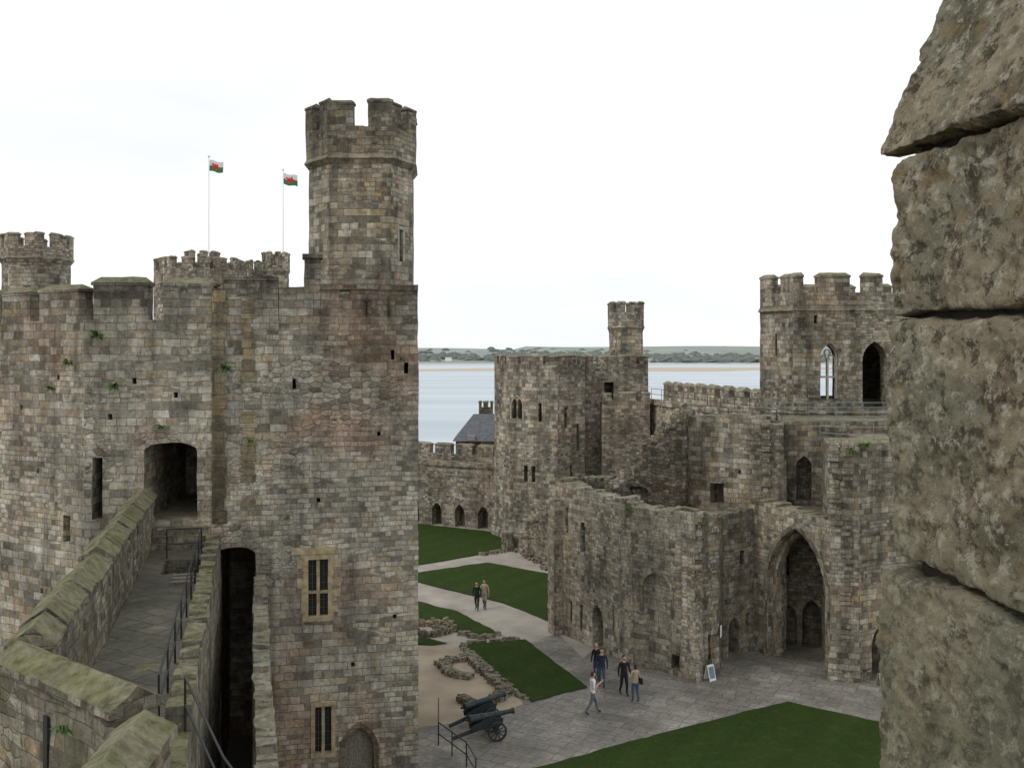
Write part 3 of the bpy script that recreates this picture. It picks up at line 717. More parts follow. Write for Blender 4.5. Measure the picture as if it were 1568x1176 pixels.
# ------------------------------------------------------------------ Tower C
cp=[(15.85,62.6),(17.2,60),(27,60),(29,63),(29,71),(18.6,71)]
body=MB();body.prism(cp,-1,19.1)
ci=MB();ci.prism([(17.5,62.9),(18.1,61.1),(26.5,61.1),(27.8,63.3),(27.8,69.8),(19.4,69.8)],12.2,18.3)  # cavity stops below the top: closed roof added to darken the interior
F=((1,0),(0,1))
cuts=[ci,cut((19.4,60),*F,1.15,12.55,16.0,1.6,'point'),cut((22.2,60),*F,1.5,12.0,16.1,1.6,'point')]
rear=MB();oprism(rear,(22.6,69.5),(1,0),(0,1),archpts(2.3,6,'point'),12.3,-.2,2.5);cuts.append(rear)
cuts.append(cut(on(cp[0],cp[1],.5),*frame2(cp[0],cp[1]),.18,15.2,16.6,.8))
cuts.append(cut((18.6,60),*F,.2,17.2,17.7,.6)); 
ex=MB();rdc=random.Random(9)
for x0,x1 in((17.22,17.85),(18.7,20.7),(21.5,22.7),(23.5,26.0)): ex.merlon([Vector((x0,60)),Vector((x1,60)),Vector((x1,60.55)),Vector((x0,60.55))],19.05,1.0,.2,.06,.55,rdc)
ex.crenel([cp[5],cp[0],cp[1]],False,19.05,1.0,.55,2.9,.8,cope=.2,seed=15);ex.crenel([cp[3],cp[4],cp[5]],False,19.05,1.0,.55,2.9,.8,cope=.2,seed=15)
o1=scalepoly(cp,1.02);ex.prism(o1,18.0,18.22,scalepoly(cp,1.003));ex.prism(scalepoly(cp,1.012),11.7,12.0,scalepoly(cp,1.001))
ex.prism([(17.15,59.7),(18.0,59.7),(18.0,60.3),(17.15,60.3)],11.9,16.8,[(17.2,59.95),(17.95,59.95),(17.95,60.3),(17.2,60.3)])
tc_=building('corner_tower',body,cuts,ex,m_mid,.5,.025)
q=MB();c=(19.4,60)
arch_ring(q,c,*F,.93,3.3,'point',12.6,.11,.15,.45);oprism(q,c,*F,[(-.06,0),(.06,0),(.06,2.5),(-.06,2.5)],12.56,.2,.4)
oprism(q,c,*F,[(-.5,1.3),(.5,1.3),(.5,1.42),(-.5,1.42)],12.56,.21,.39)
for sg in(-1,1): arch_ring(q,(19.4+sg*.24,60),*F,.36,1.25,'point',14.0,.06,.22,.38)
vs=[];
for i in range(16):
    a=2*math.pi*i/16
    for r in(.14,.21):
        for dd in(.23,.37): vs.append((19.4+r*math.cos(a),60+dd,15.42+r*math.sin(a)))
fs=[]
for i in range(16):
    o=4*i;p=4*((i+1)%16);fs+=[(o,p,p+2,o+2),(o+1,o+3,p+3,p+1),(o,o+1,p+1,p),(o+2,p+2,p+3,o+3)]
q.add(vs,fs);mkobj('window_tracery',q,m_trimg,tc_)
q=MB();arch_ring(q,(22.2,60),*F,1.5,4.1,'point',12.0,.25,-.05,.2);arch_ring(q,(19.4,60),*F,1.15,3.45,'point',12.55,.2,-.05,.2);mkobj('window_hood',q,m_mid,tc_,cell=.4,amp=.01)
q=MB();q.prism([(15.1,55.0),(26,55.3),(26,59.9),(15.6,59.9)],-1,11.55)
dk=building('viewing_terrace',q,[],None,m_mid,.6,.03);railing('deck_railing',[(15.5,59.8,11.55),(15.2,55.2,11.55),(26,55.5,11.55)],1.05,1.5,m_galv,.02,3,dk)

# ------------------------------------------------------------------ inner range
ea,eb=(8.7,55.2),(13.7,51.9);tE,nE=frame2(ea,eb)
body=MB();body.ragged(ea,eb,1.3,-1,[(0,11.6),(.3,11.85),(.5,12.0),(1,12.05)],.4,.12,seed=3)
building('inner_range_wall',body,[cut(on(ea,eb,.5),tE,nE,.8,7.2,8.3,1.0,'flat'),cut(on(ea,eb,.72),tE,nE,.16,8.9,9.1,.6)],None,m_mid,.42,.035)
pe0,pe1=(13.6,52.0),(17.4,50.6);tE2,nE2=frame2(pe0,pe1)
body=MB();body.ragged(pe0,pe1,1.1,-1,[(0,11.85),(.5,11.6),(1,11.6)],.4,.08,seed=8)
cuts=[cut(on(pe0,pe1,.45),tE2,nE2,.75,7.7,10.0,.8,'point'),cut(on(pe0,pe1,.25),tE2,nE2,.9,0,2.2,.9,'point'),cut(on(pe0,pe1,.2),tE2,nE2,.5,3.7,5.0,.9,'flat'),cut(on(pe0,pe1,.55),tE2,nE2,1.0,0,2.5,.9,'point')]
building('inner_range_wall',body,cuts,None,m_dark,.42,.03)
mb=MB();mb.prism([(13.15,51.2),(14.2,50.7),(14.5,51.9),(13.5,52.4)],-1,9.8);mb.prism([(13.3,51.45),(14.15,51.05),(14.4,51.9),(13.6,52.3)],9.79,11.7)
mb.toothing(13.3,51.25,7.2,11.6,-.5,-.8,4,.5,.02,.25)
building('buttress',mb,[],None,m_mid,.4,.03)
ga,gb=(12.35,51.2),(15.05,46.25);tG,nG=frame2(ga,gb);gc=on(ga,gb,.60)
body=MB();body.ragged(ga,gb,1.1,-1,[(0,7.9),(.5,7.6),(1,7.5)],.4,.1,seed=22)
gt=building('gate_arch',body,[cut(gc,tG,nG,3.9,-.5,6.8,2.0,'point')],None,m_mid,.35,.03)
m_vou=stone('voussoir_stone',R2,course=.4,bw=.35,rub=(.9,1),seed=3,gain=.9)
q=MB();arch_ring(q,gc,tG,nG,3.9,7.3,'point',-.5,.26,-.05,.35);arch_ring(q,gc,tG,nG,3.4,6.95,'point',-.5,.26,.36,.7);mkobj('arch_moulding',q,m_vou,gt,cell=.4,amp=.02)
mb=MB();mb.prism([(13.5,50.6),(15.3,47.3),(16.3,50.8),(14.0,51.9)],6.95,7.4);mkobj('shade_slab',mb,m_dark,gt)  # slab added over the passage to keep the inside of the gate dark
body=MB();body.prism([(15.0,46.3),(16.25,45.9),(18.4,46.9),(27,48.2),(27,55),(17.3,52.2),(16.1,50.9)],-1,11.05)
ex=MB();ex.ragged((15.02,46.32),(16.25,45.92),.8,10.9,[(0,11.35),(1,11.25)],.35,.06,seed=3);ex.ragged((16.27,45.93),(18.4,46.92),.8,10.9,[(0,11.2),(1,11.1)],.35,.08,seed=5)
ex.ragged((18.42,46.93),(27,48.2),.8,10.9,[(0,11.2),(1,11.3)],.35,.08,seed=6)
ex.prism([(14.85,46.15),(16.3,45.68),(16.5,46.4),(15.2,46.9)],-1,1.6,[(14.98,46.28),(16.26,45.86),(16.5,46.4),(15.2,46.9)])
ex.toothing(15.25,46.3,7.3,11.1,-.6,-.55,11,.6,.0,.3);ex.toothing(15.7,46.1,2.0,10.8,-.3,-.95,12,.5,-.12,.14);ex.toothing(16.4,46.05,3,10.5,.3,-.95,13,.5,-.1,.1)
building('east_range_block',body,[cut(on((16.25,45.9),(18.4,46.9),.6),*frame2((16.25,45.9),(18.4,46.9)),1.2,0,2.5,1.5,'point')],ex,m_mid,.42,.035)
railing('parapet_rail',[(15.6,49.6,11.05),(16.6,48.6,11.05),(26.5,50,11.05)],1.0,1.5,m_galv,.02,2)
railing('parapet_rail',[(9.6,55.2,12.0),(14.2,52.6,11.85)],.5,1.4,m_iron,.018,1)

# ------------------------------------------------------------------ ruined hall D
d0,d1,d2,d3,d4,d5=(2.4,54.4),(5.65,49.),(8.6,46.1),(9.95,47.1),(10.6,49.4),(12.6,50.9)
tD,nD=frame2(d0,d1)
body=MB();body.ragged(d0,d1,1.0,-1,[(0,8.6),(.1,8.4),(.8,7.9),(1,8.2)],.4,.16,seed=31)
cuts=[cut(on(d0,d1,.42),tD,nD,.42,4.8,6.4,1.5,'flat'),cut(on(d0,d1,.63),tD,nD,.95,.0,2.3,1.5,'point'),cut(on(d0,d1,.40),tD,nD,.25,.6,2.0,1.5),cut(on(d0,d1,.18),tD,nD,.25,5.6,7.0,1.5),cut(on(d0,d1,.25),tD,nD,.2,.8,2.0,1.5),cut(on(d0,d1,.85),tD,nD,.2,1.0,2.6,.7)]
hall=building('ruined_hall',body,cuts,None,m_ruin,.38,.04)
body=MB();body.ragged((5.66,49.02),d2,1.0,-1,[(0,8.2),(.08,7.75),(.9,7.9),(1,8.1)],.38,.14,seed=33)
tD2,nD2=frame2(d1,d2)
building('hall_end_wall',body,[cut(on(d1,d2,.47),tD2,nD2,1.7,.2,4.7,.14,'round'),cut(on(d1,d2,.72),tD2,nD2,.6,.25,1.0,1.2)],None,m_ruin,.35,.045,hall)
q=MB();arch_ring(q,on(d1,d2,.47),tD2,nD2,1.7,2.0,'round',2.7,.16,-.03,.1);mkobj('blocked_arch_ring',q,m_vou,hall,cell=.3,amp=.03)
body=MB();body.prism([(5.35,48.85),(5.75,48.4),(6.2,48.75),(5.8,49.2)],-1,6.6,[(5.45,48.95),(5.78,48.6),(6.1,48.9),(5.8,49.2)])
body.prism([(2.0,54.2),(2.3,53.5),(3.0,53.8),(2.7,54.6)],-1,7.4);body.prism([(8.3,46.15),(8.6,45.75),(9.1,46.15),(8.8,46.7)],-1,5.0,[(8.45,46.25),(8.62,46.0),(8.9,46.3),(8.7,46.7)])
body.toothing(8.75,46.2,.2,7.8,0,-1,21,.4,-.05,.18);body.toothing(9.6,46.95,1,7.4,.5,-.85,22,.5,-.05,.2);body.toothing(4.0,51.9,6.2,8.2,-.8,-.5,23,.5,-.1,.08)
building('hall_buttress',body,[],None,m_ruin,.35,.05,hall)
body=MB();body.ragged((8.62,46.12),d3,.9,-1,[(0,8.1),(.3,7.9),(1,7.5)],.3,.15,seed=35)
body2=MB();body2.ragged((9.97,47.12),d4,.9,-1,[(0,7.5),(1,7.2)],.3,.16,seed=36)
body3=MB();body3.ragged((10.62,49.42),d5,.9,-1,[(0,7.2),(1,7.4)],.3,.1,seed=37)
for bb,pa,pb,cs in((body,(8.62,46.12),d3,[(.6,.2,.3,2.0,'flat')]),(body2,(9.97,47.12),d4,[(.5,.3,1.2,2.6,'flat')]),(body3,(10.62,49.42),d5,[(.35,.85,0,2.0,'point'),(.8,.4,1.0,2.0,'flat'),(.6,.35,4.5,5.3,'flat')])):
    tt,nn=frame2(pa,pb);building('hall_side_wall',bb,[cut(on(pa,pb,s),tt,nn,w_,a_,b_,1.0,k_) for s,w_,a_,b_,k_ in cs],None,m_dark,.35,.045,hall)  # right-facing walls: their shade is put into the darker stone
mb=MB();mb.prism([(7.6,48.2),(9.1,47.1),(9.9,48.3),(10.2,50.2),(12.4,52.2),(9.4,53.2),(7.6,51)],-1,6.9);building('hall_terrace',mb,[],None,m_walk,.6,.03,hall)
body=MB();body.ragged((6.2,58.3),(2.42,54.42),.9,-1,[(0,8.2),(1,8.4)],.35,.12,seed=38)
building('hall_back_wall',body,[],None,m_dark,.4,.04,hall)
# broken stair gable: a thick wall torn to a steep stepped diagonal; its core leans out as a dark toe
ka,kb=(5.3,55.9),(9.6,54.0)
body=MB();body.ragged(ka,kb,2.2,-1,[(0,7.9),(.12,8.3),(.3,9.1),(.55,10.5),(.78,11.7),(.88,12.35),(1,12.2)],.22,.2,seed=39)
building('stair_gable_wall',body,[],None,m_rub,.26,.09,hall)
tS0,tS1=(5.7,55.25),(9.5,53.5)
body=MB();body.ragged(tS0,tS1,.55,-1,[(0,7.7),(.2,8.3),(.5,9.8),(.85,11.5),(1,11.9)],.2,.22,seed=44)
tS,nS=frame2(tS0,tS1)
building('rubble_slope',body,[cut(on(tS0,tS1,.36),tS,nS,1.0,5,8.0,.5,'seg')],None,m_rubd,.24,.11,hall)
mb=MB();mb.ragged((-.3,77.6),(3.3,70.2),1.3,-.5,[(0,.7),(.4,1.0),(.6,2.4),(1,4.4)],.3,.4,seed=41)
mb.ragged((1.2,79.3),(4.8,73),1.2,-.5,[(0,1.5),(.5,3.6),(1,5.0)],.3,.5,seed=42)
mb.prism(ngon(-.35,76.2,.45,10),-.2,1.5)
building('ruined_stair',mb,[],None,m_rub,.3,.1)

# ------------------------------------------------------------------ low foundations
def rubble(name,paths,w,h,seed,n_per=9,sm=.27):
    rd=random.Random(seed);mb=MB()
    for pts in paths:
        for a,b in zip(pts,pts[1:]):
            a=Vector(a);b=Vector(b);L=(b-a).length;d=(b-a)/L;n=Vector((-d.y,d.x))
            if h>.2: mb.prism([a-n*w*.42,b-n*w*.42,b+n*w*.42,a+n*w*.42],-.1,h*.7+rd.uniform(-.02,.02))
            for i in range(int(L*n_per)):
                p=a+d*rd.uniform(0,L)+n*rd.uniform(-w/2,w/2);s=rd.uniform(.1,sm);z=rd.uniform(h*.4,h)
                q=[(p.x+s*rd.uniform(.7,1.2)*math.cos(t+rd.uniform(-.3,.3)),p.y+s*rd.uniform(.6,1)*math.sin(t+rd.uniform(-.3,.3))) for t in(0,1.1,2.2,3.3,4.4,5.3)]
                mb.prism(q,-.1,z+.05,scalepoly(q,.8))
    return mkobj(name,mb,m_rub,cell=.3,amp=.02)
rubble('stone_foundation',[[(-3.5,48.6),(-2.1,49.5),(-.2,44.3),(-1.4,42.5),(-2.3,43.6)],[(-3.5,48.6),(-2.9,46.9),(-1.9,46.4)]],.6,.28,3,14,.2)
rubble('stone_foundation',[[(-5.6,55.4),(-3.6,55.5),(-3.4,54.2),(-4.4,53.2),(-5.8,53.8)]],.5,.35,4,12,.2)
rubble('turf_kerb',[[(.3,52.8),(-2.7,51.8),(-1.2,47.6),(.6,43.4)]],.3,.1,5,8)
rubble('turf_kerb',[[(-6.5,56.8),(-1.6,52.8),(-.6,53.5)]],.4,.18,6,8)
rubble('turf_kerb',[[(-2.4,74.4),(.3,76.6),(2.7,69)]],.5,.19,7,7)

# ------------------------------------------------------------------ cannons
def cannon(x,y,rot,el=0.1):
    mb=MB();wh=MB()
    mb.lathe((-1.0,0,.86),(1,0,el),[(-.16,.02),(-.12,.06),(-.06,.05),(0,.12),(.03,.19),(.1,.2),(.12,.17),(.55,.155),(.57,.175),(.63,.17),(.65,.145),(1.15,.125),(1.2,.14),(1.24,.12),(1.85,.095),(1.92,.1),(2.0,.135),(2.06,.13),(2.07,.06)],20)
    for y_ in(-.2,.2):
        q=[(-.9,.4),(.45,.55),(.5,.86),(.0,.94),(-.5,.8),(-.95,.62)]
        vs=[(a,y_-.05,b) for a,b in q]+[(a,y_+.05,b) for a,b in q];n=6
        wh.add(vs,[tuple(range(n)),tuple(range(2*n-1,n-1,-1))]+[(i,n+i,n+(i+1)%n,(i+1)%n) for i in range(n)])
    wh.tube((-.3,0,.5),(-1.7,0,.12),.1,.08,8); wh.tube((.15,-.62,.42),(.15,.62,.42),.06,.06,10);mb.tube((.1,-.3,.93),(.1,.3,.93),.05)
    for y_ in(-.55,.55):
        n=24;R,r=.42,.35;vs=[];fs=[]
        for i in range(n):
            a=2*math.pi*i/n
            for rr in(R,r):
                for dy in(-.045,.045): vs.append((.15+rr*math.cos(a),y_+dy,.42+rr*math.sin(a)))
        for i in range(n):
            o=4*i;p=4*((i+1)%n);fs+=[(o,p,p+1,o+1),(o+2,o+3,p+3,p+2),(o,o+2,p+2,p),(o+1,p+1,p+3,o+3)]
        wh.add(vs,fs); wh.tube((.15,y_-.09,.42),(.15,y_+.09,.42),.09,.09,12)
        for k in range(10):
            a=math.pi*k/5; wh.tube((.15,y_,.42),(.15+.37*math.cos(a),y_,.42+.37*math.sin(a)),.028,.022,6)
    o=bpy.data.objects.new('cannon',None);COL.objects.link(o)
    mkobj('barrel',mb,m_brz,o,smooth=.6);mkobj('carriage',wh,m_car,o,smooth=.5)
    o.location=(x,y,0);o.rotation_euler=(0,0,rot);o.scale=(.92,.92,.92)
m_brz=flat('bronze_green',(.035,.048,.05),.5,.4,var=.3);m_car=flat('carriage_paint',(.025,.03,.032),.65,.0,var=.3)
cannon(-.85,39.4,math.radians(16),.1);cannon(-1.15,40.9,math.radians(24),.16)
railing('barrier_rail',[(-3.1,41.3,0),(-2.9,38.6,0),(-1.7,36.6,0),(-1.3,35.2,0)],.9,1.3,m_iron,.025,1)

# ------------------------------------------------------------------ signs
def aboard(x,y,rz,col,sc,bcol):
    o=bpy.data.objects.new('a_frame_sign',None);COL.objects.link(o);q=MB()
    for sg in(-1,1):
        q.add([(-.3,sg*.28,0),(.3,sg*.28,0),(.3,sg*.02,1.0),(-.3,sg*.02,1.0),(-.3,sg*.28+sg*.03,0),(.3,sg*.28+sg*.03,0),(.3,sg*.05,1.0),(-.3,sg*.05,1.0)],[(0,1,2,3),(4,7,6,5),(0,4,5,1),(1,5,6,2),(2,6,7,3),(3,7,4,0)])
    mkobj('board',q,bcol,o);q=MB()
    for sg in(-1,1): q.add([(-.24,sg*.275,.15),(.24,sg*.275,.15),(.24,sg*.085,.9),(-.24,sg*.085,.9)],[(0,1,2,3)])
    mkobj('poster',q,flat('poster_print',col,.5,var=.5,scale=9),o);o.location=(x,y,0);o.rotation_euler=(0,0,rz);o.scale=(sc,)*3
aboard(9.35,46.3,.6,(.16,.22,.28),.7,m_white);aboard(17.1,45.3,.3,(.2,.2,.19),.65,m_trimg)
mb=MB();mb.box((10.02,46.95,2.1),(.04,.4,.5),-.3);mkobj('wall_plaque',mb,m_white)

# ------------------------------------------------------------------ wall plants
m_fern=flat('fern_leaf',(.07,.12,.03),.7,var=.4,scale=8)
def tuft(x,y,z,s,seed):
    rd=random.Random(seed);mb=MB()
    for i in range(46):
        a=rd.uniform(0,6.28);l=s*rd.uniform(.4,1);d=Vector((math.cos(a),-abs(math.sin(a))*.8-.2,rd.uniform(-.6,.9))).normalized();p=Vector((x,y,z));w=d.orthogonal().normalized()*s*.09
        m=p+d*l*.6+Vector((0,0,.03));e=p+d*l+Vector((0,0,-.12*s));mb.add([p,m-w,e,m+w],[(0,1,2,3)])
    mkobj('wall_fern',mb,m_fern)
for i,(x,y,z,s) in enumerate(((-14.0,33.1,16.0,.4),(-13.4,33.15,14.3,.38),(-9.8,33.55,14.9,.35),(-16,34,14.2,.25),(-15.1,33.4,15.1,.3),(-9.0,33.7,12.4,.2),(-11.9,33.3,12.9,.25),(-3.9,34.8,15.2,.2),(-6.2,34.2,13.1,.15),(15.9,45.95,10.9,.4),(16.6,46,11.1,.4),(8.9,46.2,7.5,.3),(5.8,48.8,7.6,.3),(-6.3,13.75,10.2,.2))): tuft(x,y,z,s,i)

# ------------------------------------------------------------------ people
m_skin=flat('skin',(.5,.3,.22),.6,var=.05);m_eye=flat('eye_dark',(.02,.02,.02),.3,var=0)
def person(x,y,rot,shirt,pants,hair,h=1.75,stride=.0,armL=(.1,-.05),armR=(.1,.05),bentL=None,bentR=None,long=False,female=False,bag=None,sleeve=True):
    root=bpy.data.objects.new('person',None);COL.objects.link(root)
    w=.165 if female else .19
    V=[];E=[];R=[];K=[]
    def v(co,r,k,par=None):
        V.append(co);R.append(r);K.append(k)
        if par is not None:E.append((par,len(V)-1))
        return len(V)-1
    pel=v((0,0,.95),(.15,.115),'p'); ab=v((0,.0,1.10),(.135,.1),'s',pel);ch=v((0,-.0,1.30),(.165,.12),'s',ab);un=v((0,.0,1.43),(.12,.09),'s',ch);nk=v((0,.01,1.50),(.058,.06),'k',un);v((0,.02,1.60),(.055,.06),'k',nk)
    hands=[]
    for sg,arm,bent in((-1,armL,bentL),(1,armR,bentR)):
        sh=v((sg*w,0,1.40),(.062,.062),'s',un);f=arm[0];sd=arm[1]
        el=(sg*(w+.07+abs(sd)*.3),f*.3,1.12);e=v(el,(.046,.046),'s',sh)
        wr=(sg*(w+.07),f+.08,.86) if bent is None else bent(sg)
        wr_=v(wr,(.032,.032),'s' if sleeve else 'k',e)
        dv=(Vector(wr)-Vector(el)).normalized();pc=Vector(wr)+dv*.05;v(tuple(pc),(.035,.02),'k',wr_);hands.append((pc+dv*.02,dv,sg))
    for sg,st in((-1,stride),(1,-stride)):
        hp=v((sg*.09,0,.88),(.092,.1),'p',pel);kn=v((sg*.1,st*.5+.03,.50),(.066,.068),'p',hp)
        lift=.06 if st<0 else 0
        an=v((sg*.1,st-.02+( -.06 if st<0 else 0),.09+lift),(.045,.048),'p',kn);to=v((sg*.11,st+.14+( -.06 if st<0 else 0),.045),(.042,.035),'f',an)
    me=bpy.data.meshes.new('body');me.from_pydata(V,E,[]);ob=bpy.data.objects.new('body',me);COL.objects.link(ob)
    md=ob.modifiers.new('s','SKIN');md.use_smooth_shade=True
    for i,sv in enumerate(me.skin_vertices[0].data): sv.radius=R[i];sv.use_root=(i==0)
    ob.modifiers.new('u','SUBSURF').levels=2
    dg=bpy.context.evaluated_depsgraph_get();dg.update();nm=bpy.data.meshes.new_from_object(ob.evaluated_get(dg));ob.modifiers.clear();ob.data=nm
    for m in(shirt,pants,m_skin,m_iron): nm.materials.append(m)
    idx={'s':0,'p':1,'k':2,'f':3}
    segs=[(Vector(V[a]),Vector(V[b]),K[b]) for a,b in E]
    for p in nm.polygons:
        c=p.center;best=1e9;kk='s'
        for a,b,k in segs:
            d=b-a;tt=max(0,min(1,(c-a).dot(d)/d.length_squared));q=(a+d*tt-c).length
            if q<best-.004: best=q;kk=k
        if c.z<.98 and abs(c.x)<.13 and kk=='s': kk='s' if c.z>.88 else 'p'
        if kk=='p' and c.z<.07: kk='f'
        if kk=='p' and c.z>(.55 if long else .92): kk='s'
        p.material_index=idx[kk]
    ob.parent=root
    q=MB()
    for pc,dv,sg in hands:
        sd=Vector((0,1,0))-dv*dv.y;sd.normalize()
        for i,l in enumerate((.07,.08,.075,.058)):
            b0=pc+sd*(.027-.018*i);b1=b0+dv*l*.5;b2=b1+(dv+Vector((-sg*.5,0,0))).normalized()*l*.5
            q.tube(b0,b1,.0095,.0085,6);q.tube(b1,b2,.0085,.006,6)
        b0=pc-dv*.02+sd*.03;b1=b0+(dv*.6+sd*.7).normalized()*.035;q.tube(b0,b1,.011,.009,6);q.tube(b1,b1+dv*.028,.009,.007,6)
    mkobj('fingers',q,m_skin,root,smooth=1)
    def ell(c,rr,fn=None,n=18,m=12):
        vs=[];fs=[]
        for j in range(m+1):
            ph=-math.pi/2+math.pi*j/m
            for i in range(n):
                a=2*math.pi*i/n;p=Vector((math.cos(a)*math.cos(ph),math.sin(a)*math.cos(ph),math.sin(ph)))
                if fn:p=fn(p)
                vs.append((c[0]+p.x*rr[0],c[1]+p.y*rr[1],c[2]+p.z*rr[2]))
        for j in range(m):
            for i in range(n): fs.append((j*n+i,j*n+(i+1)%n,(j+1)*n+(i+1)%n,(j+1)*n+i))
        return vs,fs
    q=MB();hf=lambda p:Vector((p.x*(1-.22*max(0,-p.z)),p.y*(1-.12*max(0,-p.z))+(.12*max(0,-p.z) if p.y>0 else 0),p.z))
    q.add(*ell((0,.03,1.64),(.075,.095,.118),hf))
    q.add([(-.014,.115,1.60),(.014,.115,1.60),(0,.145,1.605),(0,.12,1.655)],[(0,1,2),(0,2,3),(2,1,3),(0,3,1)])
    for sg in(-1,1):q.add(*ell((sg*.076,.02,1.635),(.012,.02,.032),None,8,6))
    mkobj('head',q,m_skin,root,smooth=1)
    q=MB()
    for sg in(-1,1):q.add(*ell((sg*.03,.113,1.645),(.012,.008,.008),None,8,6))
    q.box((0,.117,1.575),(.045,.012,.008));mkobj('eyes_and_mouth',q,m_eye,root)
    q=MB();hz=lambda p:Vector((p.x,p.y if p.y<.3 else .3+(p.y-.3)*(1 if p.z>.35 else 0),p.z if (p.y<.25 or p.z>.35) else .35))
    q.add(*ell((0,.012,1.665 if not female else 1.63),(.084,.098,.108 if not female else .145),hz));mkobj('hair',q,hair,root,smooth=1)
    if bag: 
        q=MB();q.box((.24,-.06,.98),(.1,.3,.26));q.tube((.22,0,1.1),(-.1,.02,1.46),.015);mkobj('shoulder_bag',q,bag,root)
    root.scale=(h/1.75,)*3;root.rotation_euler=(0,0,rot);root.location=(x,y,0)
blk=flat('black_cloth',(.02,.02,.025),.9);jean=flat('denim',(.06,.09,.15),.9);whi=flat('white_cotton',(.7,.7,.72),.9,var=.05);bei=flat('beige_jacket',(.38,.31,.22),.9);gry=flat('grey_trousers',(.12,.13,.15),.9)
brn=flat('brown_hair',(.06,.035,.02),.8);drk=flat('dark_hair',(.02,.015,.012),.8);nav=flat('navy_coat',(.03,.035,.06),.9);fair=flat('fair_hair',(.3,.22,.12),.8)
up=lambda sg:(sg*.16,.28,1.22)
person(3.45,41.9,math.radians(-75),whi,gry,brn,1.80,.28,(.22,0),(-.12,0),bentR=lambda s:(s*.1,.34,1.35),sleeve=False)
person(4.15,45.3,math.radians(170),nav,jean,drk,1.78,.08,(.05,0),(.05,0))
person(5.05,44.2,math.radians(200),blk,blk,drk,1.8,.12,(.1,0),(-.05,0))
person(5.45,43.3,math.radians(20),bei,jean,brn,1.68,.06,(.1,0),(.05,0),bentL=up,female=True,bag=blk)
person(4.0,46.3,math.radians(150),blk,jean,fair,1.72,.05,(.05,0),(.05,0),female=True)
person(-2.1,58.7,math.radians(165),blk,blk,drk,1.7,.12,(.1,0),(-.1,0))
person(-1.65,59.0,math.radians(160),bei,gry,drk,1.76,.14,(-.1,0),(.1,0),bentR=lambda s:(s*.22,.22,1.0),long=True)

# ------------------------------------------------------------------ foreground merlon (weathered blocks)
def fgmat():
    t=MT('weathered_block_stone');P=t.geo.outputs['Position']
    c=t.ramp(t.noise(P,11,8,.72),[(.30,(.20,.165,.11)),(.45,(.35,.295,.205)),(.58,(.46,.40,.285)),(.74,(.58,.53,.41))])
    c=t.mix(t.mr(t.noise(P,3.6,5,.62),.47,.58,0,.8),c,t.mix(t.noise(P,14,5,.7),(.20,.20,.14),(.36,.35,.26)))
    c=t.mix(t.mr(t.noise(t.vm('ADD',P,(3,1,2)),5.5,7,.74),.53,.60,0,.65),c,(.13,.122,.08))
    c=t.mix(t.mr(t.noise(P,20,9,.78),.525,.57,0,.8),c,(.08,.066,.045))
    c=t.mix(t.mr(t.noise(t.vm('ADD',P,(1,7,2)),30,6,.75),.54,.60,0,.75),c,(.62,.58,.46))
    c=t.mix(t.mr(t.noise(t.vm('ADD',P,(8,4,2)),14,5,.65),.60,.64,0,.5),c,(.34,.23,.10))
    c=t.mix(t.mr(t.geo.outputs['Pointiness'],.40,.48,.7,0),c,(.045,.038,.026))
    z=t.sep(P)[2]
    c=t.mix(t.mr(t.math('ADD',z,t.mr(t.noise(P,4,4),.3,.7,-.2,.2)),14.85,15.4,.45,0.0),c,(.23,.235,.155))
    t.set(t.p.inputs['Base Color'],c);t.p.inputs['Roughness'].default_value=.95;t.p.inputs['Specular IOR Level'].default_value=.12
    t.bump(t.math('ADD',t.noise(P,24,9,.78),t.math('MULTIPLY',t.noise(P,100,6,.78),.5)),.024)
    return t.m
m_fg=fgmat()
FO=Vector((.74,1.9));FD=Vector((.188,-.982));FN=Vector((.982,.188))
